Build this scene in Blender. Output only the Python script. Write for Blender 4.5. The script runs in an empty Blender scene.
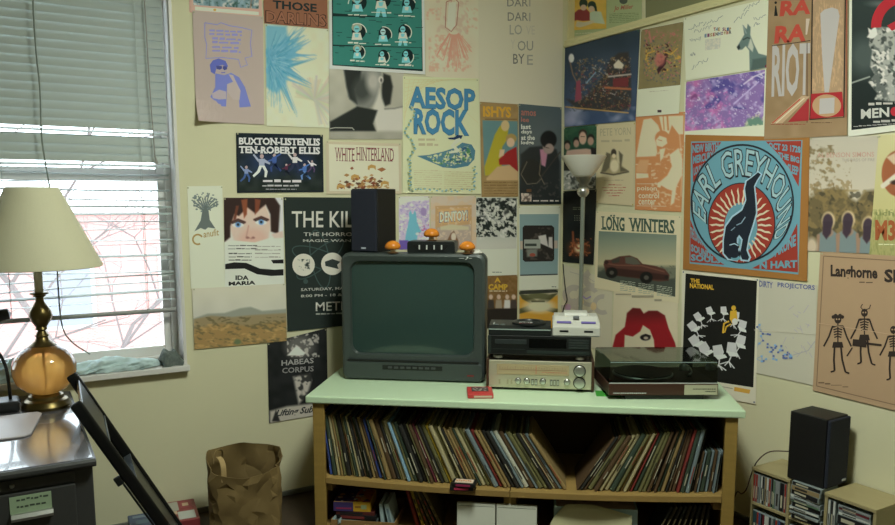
import bpy, math, random
import numpy as np
from mathutils import Vector, Matrix
random.seed(7)
SC = bpy.context.scene
COL = SC.collection
R = math.radians
PI = math.pi

# ---------------------------------------------------------------- camera model (also used to survey the walls)
F, CX, CY, PITCH, YAW, HC = 760.0, 447.5, 298.0, R(7.2), R(30.4), 1.66
FW = Vector((math.sin(YAW)*math.cos(PITCH), math.cos(YAW)*math.cos(PITCH), -math.sin(PITCH)))
RT = Vector((math.cos(YAW), -math.sin(YAW), 0))
UP = RT.cross(FW)
EYE = Vector((0, 0, HC))
YL, XR, XU, ZLEDGE = 4.054, 3.28, 3.345, 2.69     # left wall plane, right wall plane, upper right wall, ledge height
XB, YB, ZC = -2.1, -1.7, 3.15                      # other two walls, ceiling

def ray(x, y): return FW*F + RT*(x-CX) + UP*(CY-y)
def on_left(x, y, d=0.0):
    r = ray(x, y); return EYE + r*((YL-d)/r.y)
def on_right(x, y, d=0.0):
    r = ray(x, y); return EYE + r*((XR-d)/r.x)
def on_upper(x, y, d=0.0):
    r = ray(x, y); return EYE + r*((XU-d)/r.x)
WALLS = {'L': (on_left, Vector((0, -1, 0))), 'R': (on_right, Vector((-1, 0, 0))), 'U': (on_upper, Vector((-1, 0, 0)))}

# ---------------------------------------------------------------- colours and materials
def lin(c):
    c = c/255.0
    return c/12.92 if c <= 0.04045 else ((c+0.055)/1.055)**2.4
def rgb(c): return (lin(c[0]), lin(c[1]), lin(c[2]), 1)
LIGHT = (0.62, 0.67, 0.56)                        # what the room light turns a white sheet into
def seen(c):                                      # colour seen under the room light -> paint colour
    g = .3*c[0]+.6*c[1]+.1*c[2]; c = [v+(g-v)*.12*(v != g) for v in c]
    return tuple(min(0.9, max(0.006, lin(v)/k)) for v, k in zip(c, LIGHT))
MATS = {}
def mat(name, col, rough=0.6, metal=0.0, noise=0.0, scale=20, bump=0.0, spec=0.5, coat=0.0, emit=None, stretch=None):
    if name in MATS: return MATS[name]
    m = bpy.data.materials.new(name); m.use_nodes = True
    nt = m.node_tree; b = nt.nodes['Principled BSDF']
    b.inputs['Roughness'].default_value = rough; b.inputs['Metallic'].default_value = metal
    b.inputs['Specular IOR Level'].default_value = spec; b.inputs['Coat Weight'].default_value = coat
    c = rgb(col)
    b.inputs['Base Color'].default_value = c
    if noise or bump:
        tc = nt.nodes.new('ShaderNodeTexCoord'); no = nt.nodes.new('ShaderNodeTexNoise')
        no.inputs['Scale'].default_value = scale; no.inputs['Detail'].default_value = 5
        if stretch:
            mp = nt.nodes.new('ShaderNodeMapping'); mp.inputs['Scale'].default_value = stretch
            nt.links.new(tc.outputs['Object'], mp.inputs[0]); nt.links.new(mp.outputs[0], no.inputs['Vector'])
        else: nt.links.new(tc.outputs['Object'], no.inputs['Vector'])
        if noise:
            mx = nt.nodes.new('ShaderNodeMix'); mx.data_type = 'RGBA'
            mx.inputs[6].default_value = tuple(v*(1-noise) for v in c[:3])+(1,)
            mx.inputs[7].default_value = tuple(min(.95, v*(1+noise)) for v in c[:3])+(1,)
            nt.links.new(no.outputs['Fac'], mx.inputs[0]); nt.links.new(mx.outputs[2], b.inputs['Base Color'])
        if bump:
            bp = nt.nodes.new('ShaderNodeBump'); bp.inputs['Strength'].default_value = bump; bp.inputs['Distance'].default_value = .01
            nt.links.new(no.outputs['Fac'], bp.inputs['Height']); nt.links.new(bp.outputs[0], b.inputs['Normal'])
    if emit:
        b.inputs['Emission Color'].default_value = rgb(emit[0]); b.inputs['Emission Strength'].default_value = emit[1]
    MATS[name] = m
    return m
def sheer(name, tint, gloss=0.08, rough=0.03, translucent=None):   # thin see-through sheet: tinted pass-through plus a clear reflection
    m = bpy.data.materials.new(name); m.use_nodes = True; nt = m.node_tree; nt.nodes.clear()
    out = nt.nodes.new('ShaderNodeOutputMaterial'); tr = nt.nodes.new('ShaderNodeBsdfTransparent'); gl = nt.nodes.new('ShaderNodeBsdfGlossy')
    tr.inputs[0].default_value = rgb(tint); gl.inputs['Roughness'].default_value = rough
    fr = nt.nodes.new('ShaderNodeFresnel'); fr.inputs[0].default_value = 1.0+gloss*6
    mx = nt.nodes.new('ShaderNodeMixShader'); src = tr
    if translucent:
        tl = nt.nodes.new('ShaderNodeBsdfTranslucent'); tl.inputs[0].default_value = rgb(translucent[0])
        m2 = nt.nodes.new('ShaderNodeMixShader'); m2.inputs[0].default_value = translucent[1]
        nt.links.new(tr.outputs[0], m2.inputs[1]); nt.links.new(tl.outputs[0], m2.inputs[2]); src = m2
    nt.links.new(fr.outputs[0], mx.inputs[0]); nt.links.new(src.outputs[0], mx.inputs[1]); nt.links.new(gl.outputs[0], mx.inputs[2])
    nt.links.new(mx.outputs[0], out.inputs[0])
    MATS[name] = m
    return m
def colour_attr_mat(name, rough, spec=0.35):
    m = bpy.data.materials.new(name); m.use_nodes = True; nt = m.node_tree; b = nt.nodes['Principled BSDF']
    a = nt.nodes.new('ShaderNodeAttribute'); a.attribute_name = 'Ink'
    nt.links.new(a.outputs['Color'], b.inputs['Base Color'])
    b.inputs['Roughness'].default_value = rough; b.inputs['Specular IOR Level'].default_value = spec
    MATS[name] = m
    return m
PRINT = colour_attr_mat('printed paper', 0.75, 0.2)
GLOSSY_PRINT = colour_attr_mat('glossy printed paper', 0.42, 0.35)

# ---------------------------------------------------------------- mesh builder
class MB:
    def __init__(s): s.v = []; s.f = []; s.m = []; s.mats = []
    def mi(s, m):
        if m not in s.mats: s.mats.append(m)
        return s.mats.index(m)
    def add(s, vs, fs, m):
        o = len(s.v); k = s.mi(m)
        s.v += [tuple(v) for v in vs]; s.f += [tuple(i+o for i in f) for f in fs]; s.m += [k]*len(fs)
        return s
    def box(s, x0, x1, y0, y1, z0, z1, m, M=None):
        vs = [Vector(p) for p in ((x0,y0,z0),(x1,y0,z0),(x1,y1,z0),(x0,y1,z0),(x0,y0,z1),(x1,y0,z1),(x1,y1,z1),(x0,y1,z1))]
        if M is not None: vs = [M @ v for v in vs]
        return s.add(vs, [(3,2,1,0),(4,5,6,7),(0,1,5,4),(1,2,6,5),(2,3,7,6),(3,0,4,7)], m)
    def prism(s, pts, y0, y1, m, axis='y', M=None):     # polygon in two axes pushed along the third
        n = len(pts)
        def P(a, b, c): return {'y': Vector((a, c, b)), 'x': Vector((c, a, b)), 'z': Vector((a, b, c))}[axis]
        vs = [P(a, b, y0) for a, b in pts]+[P(a, b, y1) for a, b in pts]
        if M is not None: vs = [M @ v for v in vs]
        fs = [tuple(range(n))[::-1], tuple(range(n, 2*n))]+[(i, (i+1) % n, n+(i+1) % n, n+i) for i in range(n)]
        return s.add(vs, fs, m)
    def lathe(s, prof, m, n=32, c=(0,0,0), M=None, ripple=None, cap=True):
        vs = []; fs = []; k = len(prof)
        for i in range(n):
            a = 2*PI*i/n
            for r, z in prof:
                q = r*(1+(ripple(a, z) if ripple else 0)); vs.append(Vector((c[0]+q*math.cos(a), c[1]+q*math.sin(a), c[2]+z)))
        if M is not None: vs = [M @ v for v in vs]
        for i in range(n):
            j = (i+1) % n
            for t in range(k-1): fs.append((i*k+t, j*k+t, j*k+t+1, i*k+t+1))
        if cap:
            if prof[0][0] > 1e-4: fs.append(tuple(i*k for i in range(n))[::-1])
            if prof[-1][0] > 1e-4: fs.append(tuple(i*k+k-1 for i in range(n)))
        return s.add(vs, fs, m)
    def tube(s, pts, r, m, n=10):
        pts = [Vector(p) for p in pts]; rr = r if isinstance(r, (list, tuple)) else [r]*len(pts)
        vs = []; fs = []; u = None
        for i, p in enumerate(pts):
            d = (pts[min(i+1, len(pts)-1)]-pts[max(i-1, 0)]).normalized()
            if u is None: u = d.orthogonal().normalized()
            u = (u-d*u.dot(d)).normalized(); w = d.cross(u)
            for k in range(n):
                a = 2*PI*k/n; vs.append(p+(u*math.cos(a)+w*math.sin(a))*rr[i])
        for i in range(len(pts)-1):
            for k in range(n): fs.append((i*n+k, i*n+(k+1) % n, (i+1)*n+(k+1) % n, (i+1)*n+k))
        fs += [tuple(range(n))[::-1], tuple(range((len(pts)-1)*n, len(pts)*n))]
        return s.add(vs, fs, m)
    def grid(s, fn, nu, nv, m, closed_u=False):
        vs = [fn(i/nu, j/nv) for j in range(nv+1) for i in range(nu+(0 if closed_u else 1))]
        w = nu if closed_u else nu+1
        fs = [(j*w+i, j*w+(i+1) % w, (j+1)*w+(i+1) % w, (j+1)*w+i) for j in range(nv) for i in range(nu)]
        return s.add(vs, fs, m)
    def build(s, name, parent=None, smooth=None, bevel=0, seg=2, loc=None, rz=0):
        me = bpy.data.meshes.new(name); me.from_pydata(s.v, [], s.f)
        for m in s.mats: me.materials.append(m)
        me.polygons.foreach_set('material_index', s.m)
        if smooth:
            me.polygons.foreach_set('use_smooth', [True]*len(me.polygons)); me.set_sharp_from_angle(angle=R(smooth))
        me.update()
        o = bpy.data.objects.new(name, me); COL.objects.link(o)
        if parent is not None: o.parent = parent
        if loc is not None: o.location = loc
        if rz: o.rotation_euler.z = rz
        if bevel:
            b = o.modifiers.new('bevel', 'BEVEL'); b.width = bevel; b.segments = seg; b.limit_method = 'ANGLE'; b.angle_limit = R(40)
            b.harden_normals = False
        return o

def tag(o, label=None, cat=None, group=None, kind=None):
    if label: o['label'] = label
    if cat: o['category'] = cat
    if group: o['group'] = group
    if kind: o['kind'] = kind
    return o
def empty(name, loc, rz, label, cat, group=None):
    o = bpy.data.objects.new(name, None); COL.objects.link(o); o.location = loc; o.rotation_euler.z = rz; o.empty_display_size = .05
    return tag(o, label, cat, group)
def dup(o, parent=None):
    c = o.copy(); COL.objects.link(c)
    if parent is not None: c.parent = parent
    for ch in list(o.children): dup(ch, c)
    return c
def nth(n):
    return '%d%s' % (n, 'th' if 10 <= n % 100 <= 20 else {1: 'st', 2: 'nd', 3: 'rd'}.get(n % 10, 'th'))
def smooth_path(pts, n=8):
    pts = [Vector(p) for p in pts]; out = []
    for i in range(len(pts)-1):
        p0 = pts[max(i-1, 0)]; p1 = pts[i]; p2 = pts[i+1]; p3 = pts[min(i+2, len(pts)-1)]
        for k in range(n):
            t = k/n
            out.append(.5*((2*p1)+(p2-p0)*t+(2*p0-5*p1+4*p2-p3)*t*t+(3*p1-p0-3*p2+p3)*t**3))
    return out+[pts[-1]]

# ---------------------------------------------------------------- lettering
GLY = {}
def glyphs(s, bold=0.0):
    bold = min(bold, .042)
    key = (s, bold)
    if key not in GLY:
        cu = bpy.data.curves.new('lettering', 'FONT'); cu.body = s; cu.resolution_u = 2; cu.offset = bold
        ob = bpy.data.objects.new('lettering', cu); me = ob.to_mesh()
        v = np.zeros(len(me.vertices)*3); me.vertices.foreach_get('co', v); v = v.reshape(-1, 3)[:, :2]
        f = [tuple(p.vertices) for p in me.polygons]
        ob.to_mesh_clear(); bpy.data.objects.remove(ob); bpy.data.curves.remove(cu)
        lo = v.min(0); hi = v.max(0); v = (v-lo)/np.maximum(hi-lo, 1e-6); v[:, 1] = 1-v[:, 1]
        GLY[key] = (v, f)
    return GLY[key]

def hash2(ix, iy, seed):
    n = (ix*374761393+iy*668265263+seed*982451653) & 0x7fffffff
    n = ((n ^ (n >> 13))*1274126177) & 0x7fffffff
    return ((n ^ (n >> 16)) & 0xffff)/65535.0
def vnoise(x, y, seed=0):
    ix = np.floor(x).astype(np.int64); iy = np.floor(y).astype(np.int64); fx = x-ix; fy = y-iy
    fx = fx*fx*(3-2*fx); fy = fy*fy*(3-2*fy)
    a = hash2(ix, iy, seed); b = hash2(ix+1, iy, seed); c = hash2(ix, iy+1, seed); d = hash2(ix+1, iy+1, seed)
    return (a*(1-fx)+b*fx)*(1-fy)+(c*(1-fx)+d*fx)*fy

class Canvas:                                      # ink on one picture of a poster, sampled at the points of a fine grid
    def __init__(s, X, Y): s.X = X; s.Y = Y; s.c = np.zeros((len(X), 3)); s.k = 1
    def fill(s, c): s.c[:] = c
    def gv(s, y0, c0, y1, c1):
        t = np.clip((s.Y-y0)/(y1-y0), 0, 1)[:, None]; s.c = np.array(c0)*(1-t)+np.array(c1)*t
    def put(s, a, c, op=1.0):
        a = (np.clip(a, 0, 1)*op)[:, None]; s.c = s.c*(1-a)+np.array(c, float)*a
    def ell(s, cx, cy, rx, ry, c, soft=2, rot=0, op=1.0):
        a = R(rot); dx = s.X-cx; dy = s.Y-cy; u = dx*math.cos(a)+dy*math.sin(a); v = -dx*math.sin(a)+dy*math.cos(a)
        d = (np.sqrt((u/rx)**2+(v/ry)**2)-1)*min(rx, ry); s.put(.5-d/soft, c, op)
    def sd(s, pts):
        n = len(pts); d = np.full(len(s.X), 1e9); ins = np.zeros(len(s.X), bool)
        for i in range(n):
            ax, ay = pts[i]; bx, by = pts[(i+1) % n]; ex, ey = bx-ax, by-ay; wx = s.X-ax; wy = s.Y-ay
            t = np.clip((wx*ex+wy*ey)/max(ex*ex+ey*ey, 1e-9), 0, 1); d = np.minimum(d, (wx-ex*t)**2+(wy-ey*t)**2)
            if ay != by:
                cr = ((ay > s.Y) != (by > s.Y)) & (s.X < (bx-ax)*(s.Y-ay)/(by-ay)+ax); ins ^= cr
        d = np.sqrt(d); return np.where(ins, -d, d)
    def poly(s, pts, c, soft=2, op=1.0): s.put(.5-s.sd(pts)/soft, c, op)
    def line(s, pts, w, c, soft=2, op=1.0):
        d = np.full(len(s.X), 1e9)
        for (ax, ay), (bx, by) in zip(pts[:-1], pts[1:]):
            ex, ey = bx-ax, by-ay; wx = s.X-ax; wy = s.Y-ay
            t = np.clip((wx*ex+wy*ey)/max(ex*ex+ey*ey, 1e-9), 0, 1); d = np.minimum(d, (wx-ex*t)**2+(wy-ey*t)**2)
        s.put(.5-(np.sqrt(d)-w/2)/soft, c, op)
    def noise(s, amp, scale, seed=0): s.c = s.c+((vnoise(s.X/scale, s.Y/scale, seed)-.5)*2*amp)[:, None]
    def spk(s, c, scale, thr, seed=0, box=None, op=1.0, soft=.22, sx=1.0, sy=1.0, mask=None):
        X, Y = s.X/scale/sx, s.Y/scale/sy; n = .55*vnoise(.83*X+.55*Y, -.55*X+.83*Y, seed)+.45*vnoise(1.9*X-1.1*Y, 1.1*X+1.9*Y, seed+50)
        a = ((n-.5)*1.5+.5-thr)/soft
        if mask: a = np.clip(a, 0, 1)*np.clip(.5-s.sd(mask)/6, 0, 1)
        if box: a = a*((s.X > box[0]) & (s.X < box[2]) & (s.Y > box[1]) & (s.Y < box[3]))
        s.put(a, c, op)
    def mask_ell(s, cx, cy, rx, ry): return ((s.X-cx)/rx)**2+((s.Y-cy)/ry)**2 < 1

class Poster:
    """one sheet on a wall; all art is given in the sheet's own survey frame (x0, y0, scale) and lies on the sheet"""
    def __init__(s, name, wall, quad, paper, frame=(0, 0, 1), layer=1, glossy=False, curl=None, thick=.0006, pin=(190, 186, 150), pins=2):
        s.pin = pin; s.pins = pins
        s.name = name; s.fr = frame; s.wall, s.n = WALLS[wall]; s.off = .001+layer*.0014; s.q = quad
        s.V = []; s.Fc = []; s.C = []; s.lev = []; s.mat = GLOSSY_PRINT if glossy else PRINT; s.curl = curl
        s.nv = 0
        pc = seen(paper); N = 10 if curl else 1
        pts = [s.uv(i/N, j/N) for j in range(N+1) for i in range(N+1)]
        fv = []; bv = []
        for k, (x, y) in enumerate(pts):
            u, v = (k % (N+1))/N, (k//(N+1))/N; c = curl(u, v) if curl else 0
            fv.append(s.pt(x, y)+s.n*(thick+c)); bv.append(s.pt(x, y)+s.n*c)
        w = N+1
        fs = [(j*w+i, j*w+i+1, (j+1)*w+i+1, (j+1)*w+i) for j in range(N) for i in range(N)]
        rim = [i for i in range(w)]+[j*w+N for j in range(1, w)]+[N*w+i for i in range(N-1, -1, -1)]+[j*w for j in range(N-1, 0, -1)]
        n0 = len(fv); fs2 = [tuple(a+n0 for a in f[::-1]) for f in fs]
        fs3 = [(rim[i], rim[(i+1) % len(rim)], rim[(i+1) % len(rim)]+n0, rim[i]+n0) for i in range(len(rim))]
        s.emit(fv+bv, fs+fs2+fs3, np.tile(pc, (2*n0, 1))); s.base = thick
    def uv(s, u, v):
        a, b, c, d = s.q
        return tuple((a[i]*(1-u)+b[i]*u)*(1-v)+(d[i]*(1-u)+c[i]*u)*v for i in (0, 1))
    def px(s, x, y): return s.fr[0]+x/s.fr[2], s.fr[1]+y/s.fr[2]
    def pt(s, x, y):
        return s.wall(*s.px(x, y), s.off)
    def emit(s, vs, fs, cols):
        s.V.append(np.array([tuple(v) for v in vs])); s.Fc += [tuple(i+s.nv for i in f) for f in fs]; s.C.append(np.asarray(cols, float)); s.nv += len(vs)
    def level(s, xs, ys):
        b = (min(xs), min(ys), max(xs), max(ys)); k = 0
        for (a, l) in s.lev:
            if a[0] < b[2] and a[2] > b[0] and a[1] < b[3] and a[3] > b[1]: k = max(k, l)
        s.lev.append((b, k+1)); return s.base+.00018*(k+1)
    def flat(s, xy, fs, col):
        z = s.level([p[0] for p in xy], [p[1] for p in xy])
        s.emit([s.pt(x, y)+s.n*z for x, y in xy], fs, np.tile(seen(col), (len(xy), 1))); return s
    def poly(s, pts, col): return s.flat(pts, [tuple(range(len(pts)))], col)
    def rect(s, x0, y0, x1, y1, col, dy=0): return s.poly([(x0, y0), (x1, y0+dy), (x1, y1+dy), (x0, y1)], col)
    def ell(s, cx, cy, rx, ry, col, n=28): return s.poly([(cx+rx*math.cos(2*PI*k/n), cy+ry*math.sin(2*PI*k/n)) for k in range(n)], col)
    def ring(s, cx, cy, r0, r1, col, a0=0, a1=360, n=40, asp=1.0):
        xy = []; fs = []
        for k in range(n+1):
            a = R(a0+(a1-a0)*k/n)
            xy += [(cx+r0*math.cos(a), cy+r0*asp*math.sin(a)), (cx+r1*math.cos(a), cy+r1*asp*math.sin(a))]
        return s.flat(xy, [(2*k, 2*k+1, 2*k+3, 2*k+2) for k in range(n)], col)
    def line(s, pts, w, col):
        xy = []; fs = []
        for i, (x, y) in enumerate(pts):
            x0, y0 = pts[max(i-1, 0)]; x1, y1 = pts[min(i+1, len(pts)-1)]; dx, dy = x1-x0, y1-y0; L = math.hypot(dx, dy) or 1
            xy += [(x-dy/L*w/2, y+dx/L*w/2), (x+dy/L*w/2, y-dx/L*w/2)]
        return s.flat(xy, [(2*k, 2*k+1, 2*k+3, 2*k+2) for k in range(len(pts)-1)], col)
    def text(s, t, x0, y0, x1, y1, col, bold=.015, dy=0, shear=0):
        v, f = glyphs(t, bold)
        return s.flat([(x0+(x1-x0)*a+shear*(1-b), y0+(y1-y0)*b+dy*a) for a, b in v], f, col)
    def slab(s, t, x0, y0, x1, y1, col, bold=.02, dy=0, ext=.10, h=.10):   # the same letters with slab feet and heads on their stems
        v, f = glyphs(t, bold); k = (y1-y0)/max(x1-x0, 1e-6)   # unit widths per letter height
        bars = []
        for yc, ya, yb in ((.97, 1-h, 1), (.03, 0, h)):
            iv = []
            for fc in f:
                xs = []
                for i in range(len(fc)):
                    a, b = v[fc[i]], v[fc[(i+1) % len(fc)]]
                    if (a[1] > yc) != (b[1] > yc): xs.append(a[0]+(b[0]-a[0])*(yc-a[1])/(b[1]-a[1]))
                if len(xs) > 1: iv.append([min(xs), max(xs)])
            iv.sort(); mg = []
            for q in iv:
                if mg and q[0] <= mg[-1][1]+1e-4: mg[-1][1] = max(mg[-1][1], q[1])
                else: mg.append(list(q))
            bars += [(a-ext*k, b+ext*k, ya, yb) for a, b in mg if b-a < .34*k]
        V = [tuple(p_) for p_ in v]; Fs = list(f)
        xy = [(x0+(x1-x0)*a, y0+(y1-y0)*b+dy*a) for a, b in V]; s.flat(xy, Fs, col)
        xy = []; fs = []
        for a, b, ya, yb in bars:
            n = len(xy); xy += [(x0+(x1-x0)*p_, y0+(y1-y0)*q_+dy*p_) for p_, q_ in ((a, ya), (b, ya), (b, yb), (a, yb))]; fs.append((n, n+1, n+2, n+3))
        if xy: s.flat(xy, fs, col)
        return s
    def oval(s, t, c0, r0, c1, r1, a0, a1, col, bold=.03):   # letters between an inner and an outer oval
        v, f = glyphs(t, bold); xy = []
        for a, b in v:
            an = R(a0+(a1-a0)*a); ca, sa = math.cos(an), math.sin(an)
            xy.append(((c1[0]+r1[0]*ca)*(1-b)+(c0[0]+r0[0]*ca)*b, (c1[1]+r1[1]*sa)*(1-b)+(c0[1]+r0[1]*sa)*b))
        return s.flat(xy, f, col)
    def arc(s, t, cx, cy, r0, r1, a0, a1, col, bold=.015):   # r0 inner (foot of letters), r1 outer, degrees clockwise on the sheet
        v, f = glyphs(t, bold)
        xy = []
        for a, b in v:
            an = R(a0+(a1-a0)*a); r = r1+(r0-r1)*b; xy.append((cx+r*math.cos(an), cy+r*math.sin(an)))
        return s.flat(xy, f, col)
    def scrib(s, x0, y0, x1, y1, rows, col, w=2, seed=1, dy=0):   # lines of illegible small print or handwriting
        rn = random.Random(seed); vs = []; fs = []
        for k in range(rows):
            y = y0+(y1-y0)*(k+.5)/rows; x = x0
            while x < x1:
                L = rn.uniform(2, 6)*(y1-y0)/rows*.35+w; e = min(x+L, x1); n = len(vs); sh = dy*(x-x0)/max(x1-x0, 1)
                j = rn.uniform(-.12, .12)*(y1-y0)/rows
                vs += [(x, y-w/2+sh+j), (e, y-w/2+sh+j), (e, y+w/2+sh), (x, y+w/2+sh)]; fs.append((n, n+1, n+2, n+3)); x = e+rn.uniform(.4, 1.2)*w
        return s.flat(vs, fs, col)
    def img(s, paint, step=.8, u0=0, u1=1, v0=0, v1=1, quad=None):
        if quad: a, b, c, d = quad
        else: a, b, c, d = s.uv(u0, v0), s.uv(u1, v0), s.uv(u1, v1), s.uv(u0, v1)
        st = step*s.fr[2]
        nx = max(2, int(max(math.dist(a, b), math.dist(d, c))/st)); ny = max(2, int(max(math.dist(a, d), math.dist(b, c))/st))
        U, Vv = np.meshgrid(np.linspace(0, 1, nx+1), np.linspace(0, 1, ny+1)); U = U.ravel(); Vv = Vv.ravel()
        X = (a[0]*(1-U)+b[0]*U)*(1-Vv)+(d[0]*(1-U)+c[0]*U)*Vv; Y = (a[1]*(1-U)+b[1]*U)*(1-Vv)+(d[1]*(1-U)+c[1]*U)*Vv
        c_ = Canvas(X, Y); paint(c_)
        g = (c_.c @ np.array([.3, .6, .1]))[:, None]; col = np.clip(c_.c+(g-c_.c)*.12, 0, 255)/255.0; col = np.where(col <= .04045, col/12.92, ((col+.055)/1.055)**2.4)/np.array(LIGHT); col = np.clip(col, .006, .9)
        z = s.level(X, Y)
        i0 = s.px(0, 0); PX = i0[0]+X/s.fr[2]; PY = i0[1]+Y/s.fr[2]
        rx = FW.x*F+RT.x*(PX-CX)+UP.x*(CY-PY); ry = FW.y*F+RT.y*(PX-CX)+UP.y*(CY-PY); rz = FW.z*F+RT.z*(PX-CX)+UP.z*(CY-PY)
        if s.wall is on_left: t = (YL-s.off)/ry
        else: t = ((XR if s.wall is on_right else XU)-s.off)/rx
        P = np.stack([EYE.x+rx*t, EYE.y+ry*t, EYE.z+rz*t], 1)+np.array(s.n)*z
        w = nx+1
        fs = [(j*w+i, j*w+i+1, (j+1)*w+i+1, (j+1)*w+i) for j in range(ny) for i in range(nx)]
        s.V.append(P); s.Fc += [tuple(i+s.nv for i in f) for f in fs]; s.C.append(col); s.nv += len(P)
        return s
    def done(s, label, cat='poster', group=None):
        V = np.concatenate(s.V); C = np.concatenate(s.C)
        o0 = Vector(V[:4].mean(0)); V = V-np.array(o0)
        me = bpy.data.meshes.new(s.name); me.from_pydata(V.tolist(), [], s.Fc); me.materials.append(s.mat)
        at = me.attributes.new('Ink', 'FLOAT_COLOR', 'POINT')
        at.data.foreach_set('color', np.concatenate([C, np.ones((len(C), 1))], 1).astype(np.float32).ravel())
        me.update()
        o = bpy.data.objects.new(s.name, me); COL.objects.link(o); o.location = o0
        tag(o, label, cat, group)
        for u, v in ((.02, .015), (.98, .015), (.02, .985), (.98, .985))[:s.pins]:
            pn = bpy.data.objects.new('push_pin', pin_mesh(s.pin)); COL.objects.link(pn); pn.parent = o
            pn.matrix_local = Matrix.Translation(s.pt(*s.uv(u, v))+s.n*(s.base+.0006)-o0) @ s.n.to_track_quat('Z', 'Y').to_matrix().to_4x4()
        return o
PINS = {}
def pin_mesh(c):
    if c not in PINS:
        m = MB(); m.lathe([(.0006, -.0125), (.0006, 0), (.0042, 0), (.0042, .0006), (.0026, .0014), (0, .0016)], mat('pin %d %d %d' % c, c, .35), 12)
        o = m.build('push_pin', smooth=40); PINS[c] = o.data; bpy.data.objects.remove(o)
    return PINS[c]
LAMP, SKYS, EXPO = 84.0, 7.0, 0.06
# ================================================================ POSTERS ON THE WINDOW WALL
CREAM = (206, 203, 165); WHITE = (212, 212, 180); INK = (26, 30, 27)
A = (180, 0, 4.0375); B = (180, 120, 3.5); Cf = (180, 250, 2.918); D = (320, 0, 4.041); E_ = (320, 100, 3.088)
G = (470, 0, 4.041); H_ = (470, 100, 4.041); I_ = (470, 190, 4.041)

# lavender paper with a seated man
def curl(u, v):
    d = max(0, v-.72)/.28*max(0, .55-u)/.55
    return .05*d*d
p = Poster('art_print', 'L', [(50, 42), (335, 68), (340, 503), (66, 490)], (172, 158, 140), A, 3, curl=curl)
LV = (133, 136, 186)
for k, (x0, y0, x1, y1, t) in enumerate(((118, 118, 250, 142, 'HOLY HUM'), (130, 150, 245, 176, 'SONG CLUB'), (130, 184, 245, 210, 'REVIVAL'))):
    p.scrib(x0, y0-2, x1, y1+2, 2, LV, 8, k+3, dy=6)
p.line([(100, 92), (150, 100), (165, 92), (200, 104), (250, 112), (290, 122), (284, 175), (290, 228), (262, 234), (272, 262), (245, 272), (236, 240), (170, 232), (104, 236), (108, 180), (100, 150), (100, 92)], 4, LV)
p.poly([(120, 262), (132, 244), (156, 236), (184, 246), (194, 268), (182, 276), (160, 266), (146, 280), (140, 300), (124, 290)], (92, 104, 176))
p.poly([(146, 268), (172, 262), (190, 274), (190, 296), (176, 308), (156, 300), (146, 284)], (168, 156, 146))
p.poly([(146, 266), (168, 266), (170, 276), (160, 282), (147, 278)], (70, 78, 140)); p.poly([(174, 266), (190, 270), (190, 280), (178, 284), (172, 276)], (70, 78, 140)); p.line([(166, 294), (182, 293)], 4, (96, 104, 170))
p.poly([(142, 296), (178, 304), (206, 294), (238, 312), (262, 352), (286, 430), (240, 434), (236, 372), (210, 336), (190, 340), (186, 430), (122, 428), (122, 392), (142, 352)], (112, 124, 186))
p.poly([(196, 300), (214, 304), (226, 330), (244, 366), (240, 404), (214, 402), (192, 372), (190, 340), (214, 330)], (176, 164, 150))
p.poly([(128, 378), (158, 362), (186, 370), (186, 400), (158, 402), (132, 396)], (170, 160, 158))
p.done('lavender-grey sheet printed with a seated man in blue ink, its lower corner curling', 'art print')

p = Poster('landscape_print', 'L', [(36, -30), (330, -20), (331, 66), (38, 50)], (196, 160, 134), A, 1)
p.img(lambda c: (c.gv(-30, (120, 150, 150), 40, (108, 140, 140)), c.noise(26, 12, 5), c.spk((186, 190, 172), 16, .62, 6), c.spk((58, 92, 76), 12, .66, 8), c.line([(118, -20), (120, 40)], 3, (60, 90, 80)), c.line([(232, -20), (228, 40)], 4, (50, 90, 70)), c.line([(290, -20), (284, 40)], 3, (150, 110, 70))),
      quad=[(52, -28), (318, -18), (318, 36), (54, 20)])
p.poly([(60, 26), (318, 48), (318, 62), (60, 42)], (208, 202, 172)); p.ell(140, 40, 6, 5, (196, 160, 60))
p.done('pink-bordered blue-green print above the lavender sheet', 'art print')

p = Poster('band_poster', 'L', [(335, -40), (594, -40), (597, 117), (340, 94)], (140, 92, 62), A, 3)
p.text('THOSE', 374, 0, 552, 34, (30, 46, 44), .03, dy=16)
p.text('DARLINS', 344, 41, 592, 92, (52, 38, 30), .05, dy=18); p.text('DARLINS', 348, 44, 588, 89, (150, 100, 70), .012, dy=18)
p.done('brown poster with outlined block lettering at the top of the wall', 'poster')

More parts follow.
